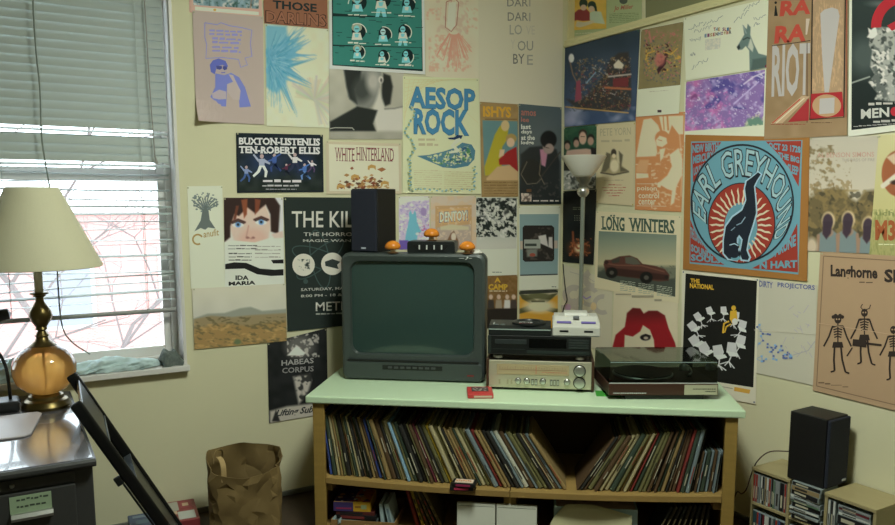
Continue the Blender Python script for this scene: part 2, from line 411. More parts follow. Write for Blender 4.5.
def palm(c):
    c.fill((207, 205, 163)); c.noise(5, 30, 2)
    rn = random.Random(4); G_ = (178, 182, 152)
    for k in range(46):
        a = R(-170+250*k/45); L = rn.uniform(70, 118); x0, y0 = 545, 405
        c.line([(x0, y0), (x0+L*math.cos(a), y0+L*math.sin(a))], rn.uniform(4, 9), (G_[0]+rn.randint(-14, 10), G_[1]+rn.randint(-12, 10), G_[2]+rn.randint(-14, 8)), 7, .75)
    c.poly([(345, 100), (430, 105), (440, 180), (455, 250), (430, 330), (390, 380), (345, 350)], (96, 166, 180), 14, .9)
    tips = [(508, 112), (470, 118), (524, 160), (500, 190), (548, 226), (490, 236), (526, 346), (480, 300), (470, 466), (452, 440), (416, 455), (400, 420), (378, 430), (360, 400), (440, 400), (505, 150)]
    for k, (tx, ty) in enumerate(tips):
        for q in range(5):
            x0, y0 = 352+rn.uniform(-8, 60), 240+rn.uniform(-50, 50); ex, ey = tx+rn.uniform(-16, 6), ty+rn.uniform(-12, 12); d = rn.randint(-26, 26)
            c.poly([(x0, y0-10), (ex, ey), (x0, y0+10)], (84+d, 158+d//2, 176+d//3), 4, .85)
    for k in range(60):
        a = R(-70+150*rn.random()); r0 = rn.uniform(20, 90); r1 = r0+rn.uniform(20, 60); c.line([(350+r0*math.cos(a), 240+r0*math.sin(a)), (350+r1*math.cos(a), 240+1.1*r1*math.sin(a))], 2, ((150, 192, 192), (60, 136, 160))[k % 2], 3, .7)
p = Poster('palm_print', 'L', [(344, 96), (600, 118), (603, 516), (350, 508)], (207, 205, 163), A, 2)
p.img(palm, .8); p.done('cream sheet with a blue feathery palm burst', 'art print')

# teal cartoon grid with white border
p = Poster('comic_poster', 'L', [(36, -60), (421, -60), (425, 301), (38, 278)], (214, 214, 186), D, 4)
p.poly([(47, -55), (410, -55), (415, 288), (50, 264)], (22, 46, 42))
TL = (48, 126, 108)
for r in range(3):
    y0, y1 = ((-50, 52), (66, 178), (186, 258))[r]
    d = ((4, 26), (8, 14), (10, 22))[r]
    p.poly([(52, y0), (410, y0+8), (412, y1+d[1]), (53, y1+d[0]*.3)], TL)
rn = random.Random(3)
for k in range(70):
    x = rn.uniform(56, 392); y = rn.uniform(-46, 262); p.rect(x, y, x+rn.uniform(8, 30), y+2.5, (26, 62, 56), dy=1)
SKY = (112, 196, 200); PALE = (198, 206, 178)
def toon(cx, cy, s_, k):
    p.ell(cx+8*s_, cy-4*s_, 27*s_, 30*s_, (18, 38, 36))
    if k % 3 == 0: p.ell(cx, cy-18*s_, 20*s_, 17*s_, (150, 160, 128))
    p.poly([(cx-20*s_, cy+30*s_), (cx-15*s_, cy+2*s_), (cx+14*s_, cy+2*s_), (cx+22*s_, cy+30*s_)], PALE if k % 2 else SKY)
    p.poly([(cx-9*s_, cy+6*s_), (cx+9*s_, cy+6*s_), (cx+5*s_, cy+20*s_), (cx-6*s_, cy+20*s_)], SKY if k % 2 else PALE)
    p.ell(cx, cy-12*s_, 11*s_, 14*s_, SKY if k != 4 else (160, 200, 190)); p.rect(cx-7*s_, cy-14*s_, cx+7*s_, cy-11*s_, INK)
    if k in (1, 5): p.poly([(cx-14*s_, cy+26*s_), (cx+14*s_, cy+26*s_), (cx+20*s_, cy+58*s_), (cx+6*s_, cy+58*s_), (cx, cy+34*s_), (cx-7*s_, cy+58*s_), (cx-20*s_, cy+58*s_)], SKY)
    p.ring(cx+2*s_, cy+2*s_, 33*s_, 37*s_, PALE, 180+k*20, 300+k*20, 14)
    p.scrib(cx-34*s_, cy+34*s_, cx+36*s_, cy+48*s_, 1, PALE, 5, k+1, dy=4)
for k, (x, y, s_) in enumerate(((150, 14, 1.1), (246, 2, 1.15), (350, 22, 1.0), (148, 130, 1.05), (254, 140, .95), (334, 130, .95), (150, 210, .85), (250, 228, .8), (346, 228, .85))): toon(x, y, s_, k)
p.done('teal comic-strip poster of nine small cartoon figures in a white border', 'poster')

def neck(c):
    c.gv(280, (176, 176, 148), 520, (150, 150, 126)); c.noise(8, 40, 3)
    c.poly([(96, 280), (246, 280), (252, 320), (240, 340), (238, 400), (200, 440), (150, 430), (112, 390), (110, 330)], (118, 122, 108), 12)
    c.poly([(96, 275), (168, 275), (160, 330), (140, 360), (150, 420), (120, 400), (106, 350)], (32, 38, 34), 10)
    c.ell(170, 360, 38, 50, (60, 66, 58), 30, 10); c.ell(214, 330, 26, 40, (168, 168, 148), 26)
    c.poly([(256, 296), (284, 306), (294, 350), (284, 420), (262, 430), (248, 396), (250, 340)], (34, 38, 34), 9)
    c.poly([(240, 360), (262, 440), (340, 430), (340, 530), (230, 530), (210, 450)], (190, 190, 166), 14)
    c.poly([(40, 492), (150, 430), (232, 446), (214, 500), (226, 530), (40, 530)], (28, 34, 30), 8)
    c.line([(262, 440), (300, 438), (336, 430)], 5, (110, 112, 98), 6)
    c.ell(246, 322, 10, 14, (200, 198, 174), 6); c.ell(247, 324, 4, 8, (70, 72, 64), 4)
p = Poster('photo_print', 'L', [(35, 270), (338, 285), (342, 562), (37, 562)], (176, 176, 150), D, 2, glossy=True, pins=0)
p.img(neck, .8); p.line([(40, 520), (60, 516), (130, 517), (138, 526)], 4, (150, 152, 132)); p.scrib(44, 536, 150, 552, 2, (150, 152, 132), 3, 8)
p.done('black and white photograph of a bare neck and shoulder', 'photo print')

def bloom(c):
    c.fill((200, 195, 157)); c.noise(5, 60, 4)
    c.spk((206, 152, 116), 12, .52, 21, (440, 140, 610, 290), .65); c.spk((188, 160, 130), 20, .5, 22, (470, 0, 600, 140), .5)
    c.spk((206, 150, 112), 14, .55, 23, (430, 30, 490, 80), .6); c.spk((206, 150, 112), 14, .55, 24, (590, 30, 640, 130), .5)
p = Poster('flower_print', 'L', [(422, -40), (640, -40), (642, 330), (428, 308)], (200, 195, 157), D, 2)
p.img(bloom, .9)
p.line([(510, 8), (545, -6), (560, 10), (552, 100), (530, 128), (506, 110), (510, 8)], 4, (170, 120, 96)); p.line([(530, 2), (524, 118)], 3, (186, 130, 110)); p.line([(546, 10), (540, 112)], 3, (176, 136, 116))
p.poly([(520, 10), (550, 8), (546, 104), (528, 122), (512, 106)], (206, 200, 168))
rn = random.Random(9)
for k in range(26):
    a = R(20+140*k/25); p.line([(540+20*math.cos(a), 130+10*math.sin(a)), (540+rn.uniform(60, 95)*math.cos(a), 150+rn.uniform(80, 130)*math.sin(a)+10)], 3, (204, 150, 118))
p.done('pale sheet with a faded orange pencil drawing of a bloom', 'art print')

p = Poster('slogan_sheet', 'L', [(33, -40), (376, -40), (371, 433), (38, 411)], (194, 192, 156), G, 3)
for t, x0, y0, x1, y1, c, in (('DAR', 150, -4, 234, 26, (128, 128, 112)), ('I', 238, -2, 244, 26, (164, 162, 138)), ('DAR', 152, 50, 234, 84, (122, 122, 106)), ('I', 238, 52, 244, 86, (160, 158, 136)), ('LO', 160, 100, 210, 140, (150, 150, 128)), ('VE', 226, 104, 262, 140, (182, 180, 150)),
        ('Y', 164, 160, 182, 198, (184, 182, 152)), ('OU', 192, 165, 255, 205, (136, 136, 116)), ('BY', 174, 218, 220, 258, (104, 104, 92)), ('E', 230, 222, 254, 262, (148, 148, 126))):
    p.text(t, x0, y0, x1, y1, c, .004)
p.done('tall white sheet with five thin grey lines of lettering', 'poster')

# blue lettering poster with a mermaid-like swimmer
AEf = (400, 75, 4.2)
p = Poster('concert_poster', 'L', [(12, 5), (330, 15), (341, 500), (10, 496)], (207, 207, 152), AEf, 5)
for k in range(34):
    x = 20+k*20; p.line([(max(18, x-220), 20+max(0, 220-x+18)*.9), (min(326, x), 20+max(0, x-326)*.9)], 1.6, (196, 192, 132)) if x < 326 else p.line([(x-326+30, 22+.0), (326, 200)], 1.4, (196, 192, 132)) if k == 20 else None
BL = (62, 128, 160)
p.text('AESOP', 36, 46, 316, 140, (38, 84, 112), .05, dy=12); p.text('AESOP', 38, 48, 314, 138, BL, .035, dy=12)
p.text('ROCK', 56, 138, 290, 250, (38, 84, 112), .05, dy=8); p.text('ROCK', 58, 140, 288, 248, BL, .035, dy=8)
p.scrib(76, 262, 152, 280, 1, (176, 172, 124), 9, 3); p.scrib(78, 284, 160, 302, 1, (176, 172, 124), 9, 4)
p.poly([(70, 340), (120, 336), (180, 322), (230, 306), (262, 284), (300, 292), (316, 318), (312, 354), (286, 382), (230, 392), (180, 388), (130, 366)], (72, 122, 134))
p.img(lambda c: (c.fill((78, 126, 138)), c.spk((206, 204, 140), 9, .5, 3), c.spk((70, 130, 80), 9, .6, 4), c.spk((40, 80, 112), 8, .66, 5)), .6, quad=[(190, 324), (290, 294), (304, 362), (196, 386)])
p.img(lambda c: (c.fill((78, 126, 138)), c.spk((206, 204, 140), 9, .5, 6), c.spk((70, 130, 80), 9, .6, 7)), .6, quad=[(112, 342), (190, 324), (196, 386), (140, 366)])
p.poly([(198, 264), (226, 262), (240, 252), (262, 254), (256, 268), (232, 272), (206, 270)], (30, 54, 88))
p.poly([(232, 270), (250, 264), (256, 276), (238, 288), (226, 296), (252, 316), (240, 326), (206, 330), (204, 322), (232, 316), (210, 298)], (214, 212, 168))
rn = random.Random(2)
for k in range(120):
    t = k/120
    if t < .35: x, y = 40+18*math.sin(t*30), 130+t/.35*230
    elif t < .55: x, y = 36+rn.uniform(-6, 6), 360+(t-.35)/.2*120
    elif t < .85: x, y = 40+(t-.55)/.3*270, 484+rn.uniform(-6, 6)
    else: x, y = 312+rn.uniform(-6, 6), 480-(t-.85)/.15*100
    x += rn.uniform(-5, 5)
    p.ell(x, y, 5, 3.5, ((120, 170, 170), (176, 180, 110), (110, 150, 120))[k % 3], 8)
p.scrib(58, 396, 176, 478, 9, (186, 180, 130), 2, 5, dy=3); p.scrib(184, 402, 306, 480, 9, (186, 180, 130), 2, 6, dy=3)
p.done('pale yellow concert poster with big blue hand-drawn letters and a swimmer below', 'poster')

# dark landscape-format concert poster
p = Poster('concert_poster', 'L', [(196, 45), (500, 52), (503, 252), (200, 255)], (26, 36, 38), B, 2)
p.img(lambda c: (c.gv(100, (24, 34, 38), 250, (34, 44, 36)), c.noise(10, 22, 3), c.ell(300, 150, 70, 40, (36, 56, 92), 50, 0, .7), c.ell(430, 160, 40, 40, (34, 52, 90), 40, 0, .6)), 1.0, .02, .98, .03, .97)
for k, (t, y) in enumerate((('BUXTON-LISTENLIS', 60), ('TEN-ROBERT ELLIS', 90))):
    p.slab(t, 206, y+1, 490, y+26, (206, 200, 186), .04, dy=4, ext=.09, h=.15)
def leaper(x, y, s_, c1, c2, f):
    p.ell(x, y-18*s_, 6*s_, 7*s_, (170, 150, 140)); p.poly([(x-9*s_, y-10*s_), (x+9*s_, y-11*s_), (x+8*s_, y+12*s_), (x-8*s_, y+12*s_)], c1)
    p.poly([(x-9*s_, y-9*s_), (x-24*s_*f, y-26*s_), (x-27*s_*f, y-22*s_), (x-10*s_, y+1)], c1); p.poly([(x+8*s_, y-10*s_), (x+26*s_*f, y+2*s_), (x+24*s_*f, y+7*s_), (x+7*s_, y)], c1)
    p.poly([(x-8*s_, y+10*s_), (x+2*s_, y+10*s_), (x-6*s_*f, y+30*s_), (x-24*s_*f, y+46*s_), (x-28*s_*f, y+40*s_), (x-14*s_*f, y+26*s_)], c2)
    p.poly([(x-1*s_, y+10*s_), (x+9*s_, y+10*s_), (x+18*s_*f, y+28*s_), (x+14*s_*f, y+46*s_), (x+8*s_*f, y+45*s_), (x+9*s_*f, y+28*s_)], c2)
leaper(286, 148, 1.15, (150, 160, 172), (206, 204, 196), 1); leaper(330, 140, .9, (60, 90, 150), (50, 70, 120), -1); leaper(402, 140, 1.0, (200, 200, 196), (40, 48, 70), 1)
leaper(232, 180, .8, (120, 140, 170), (60, 90, 140), 1); leaper(436, 172, .8, (70, 110, 170), (90, 130, 180), -1); leaper(462, 156, .6, (200, 196, 196), (80, 60, 90), 1); leaper(372, 168, .6, (90, 40, 60), (30, 36, 50), -1)
p.scrib(290, 206, 424, 220, 1, (196, 196, 186), 8, 6, dy=2); p.scrib(288, 225, 416, 235, 1, (170, 172, 164), 5, 8); p.scrib(300, 238, 408, 246, 1, (150, 152, 146), 3, 3)
p.done('dark landscape concert poster of people leaping under white slab letters', 'poster')

p = Poster('gig_poster', 'L', [(18, 127), (250, 135), (252, 290), (20, 290)], (186, 178, 138), E_, 3)
p.poly([(27, 136), (242, 143), (244, 281), (29, 281)], (202, 198, 160))
p.slab('WHITE', 47, 147, 106, 188, (122, 52, 54), .0, dy=2, ext=.05, h=.05); p.slab('HINTERLAND', 113, 146, 228, 186, (122, 52, 54), .0, dy=4, ext=.05, h=.05)
rn = random.Random(6)
for k in range(70):
    x = rn.gauss(140, 38); y = 272-abs(rn.gauss(0, 22)); w = rn.uniform(4, 10)
    if 40 < x < 226 and y > 205: p.poly([(x-w, y), (x, y-w*.6), (x+w, y-1), (x+1, y+w*.55)], rn.choice(((158, 118, 60), (120, 66, 40), (176, 144, 84), (96, 70, 46), (146, 90, 50))))
for x, y in ((64, 268), (160, 208), (200, 258), (108, 238)): p.poly([(x-12, y-4), (x-2, y-9), (x+12, y-5), (x+12, y+9), (x+6, y+2), (x-6, y+2), (x-8, y+9), (x-13, y+6)], (178, 140, 66))
p.poly([(176, 214), (192, 208), (204, 214), (190, 222)], (150, 96, 50)); p.poly([(92, 210), (100, 206), (104, 212), (98, 216)], (140, 84, 50))
p.done('cream gig poster with thin red lettering above a heap of autumn leaves', 'poster')

p = Poster('tree_print', 'L', [(25, 232), (148, 230), (157, 585), (38, 590)], (206, 206, 170), B, 1)
rn = random.Random(8)
p.poly([(78, 318), (100, 318), (104, 350), (124, 380), (98, 376), (88, 384), (72, 378), (50, 390), (72, 352)], (96, 108, 98))
for k in range(11):
    a = R(200+140*k/10); L = rn.uniform(40, 58); p.line([(88, 322), (88+L*.5*math.cos(a), 316+L*.6*math.sin(a)), (88+L*math.cos(a), 312+L*math.sin(a))], 4, (96, 110, 100))
for k in range(70):
    a = rn.uniform(0, 2*PI); r = rn.uniform(0, 1)**.5; p.ell(86+46*r*math.cos(a), 288+36*r*math.sin(a), rn.uniform(2, 5), rn.uniform(2, 4), (112, 126, 116), 7)
GD = (160, 134, 66)
p.ring(62, 418, 14, 20, GD, 60, 330, 20); p.text('anufit', 82, 388, 136, 412, GD, .01, dy=-8)
p.done('narrow white sheet with a small grey tree, by the window', 'art print')

def facefn(c):
    c.fill((206, 200, 178))
    c.poly([(300, 272), (360, 272), (362, 400), (330, 400)], (196, 200, 190), 3)
    c.ell(246, 365, 70, 95, (216, 178, 152), 8)
    c.ell(256, 420, 50, 40, (206, 166, 140), 20)
    c.poly([(152, 270), (330, 270), (350, 300), (344, 400), (318, 390), (316, 330), (300, 296), (262, 326), (236, 306), (206, 336), (190, 330), (176, 372), (176, 410), (152, 430)], (46, 28, 22), 6)
    c.poly([(214, 280), (236, 276), (234, 330), (224, 344)], (132, 68, 36), 5); c.poly([(262, 276), (282, 280), (276, 316), (262, 332)], (120, 60, 34), 5); c.poly([(196, 300), (206, 300), (196, 346), (186, 352)], (104, 54, 32), 4)
    for x, y in ((203, 366), (284, 357)):
        c.line([(x-24, y-8), (x, y-18), (x+24, y-8)], 7, (70, 40, 32), 4); c.ell(x, y, 19, 10, (222, 214, 206), 4); c.ell(x, y, 10, 10, (100, 148, 186), 3); c.ell(x, y, 4.5, 4.5, (22, 24, 28), 2)
        c.line([(x-20, y-4), (x, y-12), (x+20, y-4)], 4, (40, 26, 24), 3)
    c.line([(240, 370), (232, 408), (250, 416)], 4, (176, 132, 110), 5); c.ell(236, 412, 6, 4, (150, 100, 86), 4); c.ell(256, 412, 6, 4, (150, 100, 86), 4)
    c.poly([(152, 428), (190, 422), (262, 428), (330, 408), (362, 400), (362, 640), (152, 640)], (212, 208, 178), 4)
    c.poly([(320, 400), (360, 388), (362, 412), (330, 414)], (216, 180, 156), 5)
p = Poster('singer_poster', 'L', [(153, 272), (360, 272), (365, 573), (157, 585)], (212, 208, 178), B, 2, glossy=True)
p.img(facefn, .7)
p.poly([(158, 504), (190, 498), (232, 500), (280, 520), (330, 524), (362, 522), (362, 544), (318, 546), (270, 540), (226, 520), (158, 522)], (24, 24, 24)); p.poly([(318, 490), (362, 488), (362, 502), (326, 502)], (24, 24, 24))
p.scrib(168, 434, 270, 456, 2, (80, 78, 72), 3, 2); p.scrib(170, 462, 250, 496, 3, (70, 68, 62), 3, 4); p.scrib(262, 436, 352, 486, 4, (150, 146, 128), 3, 5)
p.text('IDA', 194, 544, 240, 560, (22, 22, 22), .05); p.text('MARIA', 170, 566, 264, 580, (22, 22, 22), .06, dy=-4)
p.done('poster of a dark-fringed face with pale blue eyes over scrawled handwriting', 'poster')

KI = (280, 195, 3.75)
p = Poster('concert_poster', 'L', [(13, 8), (345, 10), (347, 480), (28, 512)], (36, 46, 39), KI, 3)
DG = (56, 76, 68)
for a in (20, 80, 140): p.line([(150+110*math.cos(2*PI*k/30)*math.cos(R(a))-34*math.sin(2*PI*k/30)*math.sin(R(a)), 240+110*math.cos(2*PI*k/30)*math.sin(R(a))+34*math.sin(2*PI*k/30)*math.cos(R(a))) for k in range(31)], 4, DG)
p.text('THE KILLS', 44, 60, 334, 122, (190, 192, 168), .01); p.text('THE HORRORS', 88, 140, 306, 154, (176, 180, 158), .01); p.text('MAGIC WANDS', 86, 166, 304, 176, (176, 180, 158), .01)
for x, y in ((88, 262), (196, 258), (296, 256)): p.ell(x, y, 42, 42, (196, 196, 168))
p.img(lambda c: (c.fill((196, 196, 168)), c.spk((46, 56, 50), 12, .5, 3)), .7, quad=[(66, 240), (112, 240), (112, 284), (66, 284)])
p.poly([(168, 250), (196, 240), (226, 250), (214, 262), (220, 278), (196, 272), (170, 266)], (46, 56, 50))
p.ell(96, 324, 9, 9, DG)
p.text('SATURDAY, MAY 9TH', 78, 350, 300, 362, (176, 180, 158), .01, dy=-8); p.text('8:00 PM - 18 & OVER', 78, 374, 304, 384, (176, 180, 158), .01, dy=-8)
p.text('METRO', 134, 402, 296, 436, (190, 192, 168), .006, dy=-6); p.scrib(134, 441, 270, 451, 1, (150, 156, 136), 5, 3, dy=-4)
p.done('dark grey-green concert poster partly behind the television and speaker', 'poster')

def desert(c):
    c.gv(115, (190, 190, 158), 190, (184, 186, 160)); c.noise(4, 40, 2)
    c.poly([(40, 200), (80, 186), (130, 184), (176, 170), (206, 166), (240, 178), (312, 172), (312, 300), (40, 300)], (136, 142, 120), 5)
    c.poly([(40, 202), (90, 192), (150, 196), (210, 190), (312, 184), (312, 300), (40, 300)], (140, 126, 84), 6)
    c.poly([(40, 232), (120, 214), (200, 222), (312, 206), (312, 300), (40, 300)], (150, 122, 66), 10)
    c.spk((98, 92, 56), 8, .58, 5, (40, 195, 312, 300), .8, sx=2); c.spk((178, 146, 80), 9, .62, 7, (40, 215, 312, 300), .7, sx=2)
    c.ell(168, 268, 10, 8, (92, 110, 68), 5)
p = Poster('landscape_print', 'L', [(35, 113), (308, 98), (312, 265), (42, 290)], (190, 190, 158), Cf, 4)
p.img(desert, .7); p.done('landscape print of a brown desert under pale sky, hung at a slant', 'photo print')

def habeas(c):
    c.fill((30, 33, 30)); c.noise(5, 20, 2)
    c.ell(350, 282, 42, 34, (96, 96, 86), 26); c.spk((188, 186, 164), 12, .52, 4, (312, 244, 406, 312), .8)
    c.poly([(312, 308), (340, 278), (366, 300), (360, 308)], (206, 204, 182), 3)
    c.poly([(330, 370), (378, 362), (384, 380), (372, 420), (346, 450), (340, 420)], (176, 174, 152), 8); c.spk((40, 42, 38), 16, .55, 6, (330, 360, 384, 450), .9)
    c.poly([(262, 470), (312, 456), (384, 448), (440, 452), (440, 520), (262, 520)], (172, 170, 146), 8); c.poly([(268, 500), (280, 466), (292, 500)], (40, 42, 38), 4)
p = Poster('rap_poster', 'L', [(255, 272), (428, 228), (432, 476), (260, 505)], (30, 33, 30), Cf, 3)
p.img(habeas, .7)
p.text('HABEAS', 296, 322, 390, 338, (150, 152, 138), .02, dy=-8); p.text('CORPUS', 298, 344, 390, 360, (130, 132, 120), .02, dy=-6)
p.text('Lifting Sub', 276, 466, 384, 492, (48, 52, 48), .03, dy=-12, shear=10)
p.done('black poster with a torn white face, hung low beside the green-topped cabinet', 'poster')

Sf = (390, 190, 8.755)
def bunny(c):
    c.fill((186, 176, 192)); c.spk((212, 210, 190), 22, .5, 3, None, .9, sx=1.6); c.spk((150, 134, 178), 18, .6, 5, (80, 100, 340, 400), .7)
    c.poly([(80, 60), (340, 60), (340, 90), (200, 90), (80, 140)], (206, 204, 178), 10)
    c.poly([(168, 250), (166, 200), (180, 176), (192, 210), (204, 210), (216, 176), (228, 205), (236, 280), (262, 340), (276, 360), (240, 400), (234, 450), (130, 450), (140, 380), (156, 310)], (104, 178, 186), 6)
    c.ell(292, 190, 26, 36, (150, 130, 170), 10); c.spk((176, 86, 140), 14, .6, 9, (250, 290, 340, 420), .9); c.ell(240, 384, 16, 12, (206, 206, 200), 8); c.poly([(80, 440), (160, 440), (170, 520), (80, 520)], (104, 84, 160), 10)
p = Poster('art_print', 'L', [(76, 58), (344, 56), (346, 520), (78, 520)], (206, 204, 178), Sf, 2)
p.img(bunny, .5); p.done('small lilac print of a pale blue long-eared figure behind the television', 'art print')

def pencil(c):
    c.fill((192, 178, 148)); c.spk((200, 172, 120), 60, .5, 3, None, .5)
    c.poly([(396, 140), (715, 130), (715, 520), (396, 520)], (186, 150, 96), 8); c.poly([(412, 330), (710, 300), (712, 520), (412, 520)], (172, 156, 132), 14)
    c.poly([(420, 170), (700, 150), (690, 270), (560, 300), (430, 290)], (196, 160, 98), 12); c.spk((206, 190, 150), 24, .6, 4, (410, 150, 710, 500), .6); c.poly([(440, 320), (540, 300), (690, 320), (690, 350), (440, 350)], (190, 184, 140), 12)
    c.poly([(500, 440), (530, 380), (560, 356), (580, 400), (600, 450), (600, 520), (500, 520)], (120, 88, 60), 8); c.ell(556, 410, 22, 36, (206, 190, 160), 8)
p = Poster('zine_cover', 'L', [(356, 55), (752, 50), (756, 520), (356, 520)], (192, 178, 148), Sf, 3)
p.img(pencil, .5); p.text('DENTOY!', 428, 190, 684, 290, (120, 96, 110), .05, dy=-18); p.text('DENTOY!', 434, 194, 678, 284, (214, 204, 170), .03, dy=-18)
p.done('orange pencil-drawn cover with wobbly pale lettering behind the television', 'print')

def crowd(c):
    c.fill((176, 182, 160)); c.spk((34, 42, 36), 11, .47, 3, (20, 20, 200, 190), 1, .1); c.spk((200, 204, 184), 16, .6, 5, (20, 20, 200, 200), .8); c.spk((30, 36, 32), 24, .56, 7, (20, 20, 200, 110), .8)
    c.put(np.clip((c.Y-180)/40, 0, 1), (186, 190, 166))
p = Poster('photo_print', 'L', [(22, 28), (192, 30), (190, 343), (22, 349)], (204, 206, 174), I_, 2)
p.img(crowd, .6, .02, .98, .01, .66); p.scrib(90, 328, 128, 336, 1, (90, 96, 86), 3, 3)
p.done('black and white crowd photograph with a wide white margin below', 'photo print')

def couple(c):
    c.fill((150, 124, 72)); c.noise(6, 20, 3); c.poly([(50, 82), (192, 86), (194, 300), (58, 305)], (90, 130, 124), 3)
    c.poly([(120, 106), (134, 94), (156, 110), (150, 160), (130, 190), (128, 300), (60, 306), (58, 270), (84, 190), (100, 140)], (166, 156, 34), 3)
    c.ell(142, 104, 17, 22, (190, 170, 110), 3); c.ell(166, 156, 22, 20, (160, 136, 70), 4); c.ell(164, 172, 16, 19, (200, 172, 130), 3)
    c.poly([(116, 240), (150, 208), (188, 188), (194, 300), (160, 262), (118, 262)], (150, 36, 32), 3); c.poly([(120, 200), (140, 200), (136, 224), (116, 234)], (196, 172, 128), 3)
    c.poly([(66, 316), (110, 270), (160, 262), (194, 290), (194, 325), (66, 325)], (186, 158, 104), 3)
p = Poster('gig_poster', 'L', [(40, 8), (195, 18), (195, 390), (47, 392)], (150, 124, 72), H_, 4)
p.img(couple, .7); p.text('ISHYS', 52, 24, 166, 68, (196, 150, 40), .05, dy=4); p.rect(60, 76, 190, 79, (110, 84, 44)); p.scrib(56, 328, 190, 384, 5, (120, 96, 52), 3, 4)
p.done('tan gig poster of two people hugging in yellow and red tops', 'poster')

def guitarist(c):
    c.gv(20, (72, 90, 88), 400, (34, 42, 40)); c.ell(300, 200, 120, 150, (96, 108, 102), 120, 0, .7)
    c.poly([(204, 400), (204, 220), (240, 190), (290, 186), (350, 200), (362, 250), (362, 400)], (38, 44, 42), 8)
    c.poly([(282, 200), (316, 196), (304, 270), (288, 262)], (176, 122, 136), 5)
    c.ell(317, 186, 23, 32, (150, 134, 116), 5, 8); c.ell(317, 160, 33, 36, (26, 28, 26), 6); c.ell(320, 196, 18, 20, (154, 138, 120), 5); c.line([(306, 192), (318, 194)], 3, (60, 50, 44), 2)
    c.ell(246, 290, 44, 52, (40, 42, 36), 4); c.line([(286, 240), (280, 300), (300, 340)], 3, (120, 112, 84), 2); 
    c.line([(230, 250), (206, 300), (230, 340), (270, 336), (286, 320)], 3, (110, 106, 84), 2); c.line([(280, 320), (364, 210)], 5, (60, 58, 48), 3); c.spk((96, 92, 78), 14, .66, 3, (250, 320, 362, 400), .5)
p = Poster('album_poster', 'L', [(197, 15), (370, 30), (368, 420), (200, 422)], (40, 48, 46), H_, 4, glossy=True)
p.img(guitarist, .7)
p.text('amos', 206, 42, 266, 62, (168, 104, 84), .02, dy=4); p.text('lee', 206, 68, 238, 88, (168, 104, 84), .02, dy=2)
for k, (t, x1) in enumerate((('last', 246), ('days', 250), ('at the', 262), ('lodge', 258))): p.text(t, 206, 98+k*22, x1, 118+k*22, (206, 204, 180), .03)
p.img(lambda c: (c.fill((190, 180, 156)), c.spk((104, 90, 76), 12, .5, 3)), .6, quad=[(206, 376), (248, 378), (248, 410), (207, 410)]); p.rect(228, 360, 248, 372, (96, 70, 44)); p.scrib(254, 401, 358, 413, 1, (190, 186, 166), 6, 5)
p.done('dark teal album poster of a man in a suit playing guitar', 'poster')

p = Poster('album_poster', 'L', [(196, 64), (364, 64), (357, 400), (198, 406)], (202, 204, 172), I_, 3)
p.poly([(200, 98), (358, 97), (354, 340), (202, 346)], (122, 152, 144)); p.poly([(202, 206), (354, 204), (354, 236), (202, 240)], (176, 166, 138)); p.rect(202, 342, 354, 347, (60, 66, 60), dy=-4)
p.poly([(212, 152), (220, 143), (330, 143), (340, 152), (340, 280), (332, 288), (222, 290), (213, 282)], (44, 42, 36))
p.img(lambda c: (c.fill((44, 42, 36)), c.spk((96, 88, 74), 18, .55, 3, None, .6), c.poly([(276, 186), (306, 180), (316, 230), (318, 190), (332, 190), (334, 238), (280, 214)], (190, 190, 172), 4), c.poly([(228, 240), (272, 236), (270, 268), (230, 270)], (112, 120, 104), 8)), .6, quad=[(220, 152), (334, 152), (334, 280), (222, 282)])
p.rect(218, 200, 284, 236, (150, 160, 140)); p.scrib(222, 210, 280, 232, 1, (56, 66, 56), 12, 5); p.ell(252, 262, 12, 7, (150, 74, 54)); p.scrib(330, 388, 348, 394, 1, (90, 96, 86), 3, 3)
p.done('pale teal poster with a rounded dark screen at its middle', 'poster')

p = Poster('album_poster', 'L', [(66, 347), (192, 343), (190, 560), (66, 560)], (122, 92, 46), I_, 2)
p.img(lambda c: (c.fill((122, 92, 46)), c.noise(10, 9, 3), c.poly([(60, 480), (192, 474), (192, 560), (60, 560)], (40, 36, 28), 8), *[(c.ell(x, 432, 8, 10, (190, 170, 140), 3), c.poly([(x-14, 478), (x-11, 444), (x+11, 444), (x+14, 478)], cc, 4)) for x, cc in ((116, (150, 140, 110)), (150, (204, 200, 180)), (84, (60, 56, 46)), (176, (70, 60, 50)))]), .7)
p.text('A', 98, 354, 124, 374, (196, 158, 40), .06); p.text('CAMP', 74, 380, 152, 404, (196, 158, 40), .05); p.scrib(78, 404, 150, 412, 1, (190, 176, 130), 5, 3)
p.done('brown poster of a small band in white shirts, beside the television', 'poster')

def yellowx(c):
    c.fill((176, 172, 134)); c.poly([(200, 428), (290, 452), (356, 424), (356, 560), (200, 560)], (196, 146, 40), 6); c.poly([(200, 420), (230, 424), (270, 446), (330, 420), (356, 416), (330, 440), (290, 470), (356, 480), (356, 500), (280, 480), (200, 500), (200, 480), (250, 462), (210, 440)], (78, 80, 44), 4)
    c.ell(280, 470, 60, 26, (204, 198, 150), 18); c.line([(250, 450), (300, 450)], 5, (50, 56, 34), 3); c.ell(276, 428, 50, 12, (96, 100, 60), 6)
p = Poster('gig_poster', 'L', [(197, 408), (355, 402), (354, 560), (198, 560)], (176, 172, 134), I_, 2)
p.img(yellowx, .7); p.poly([(198, 408), (355, 402), (355, 414), (198, 422)], (54, 58, 46))
p.done('yellow and olive poster low on the wall above the consoles', 'poster')
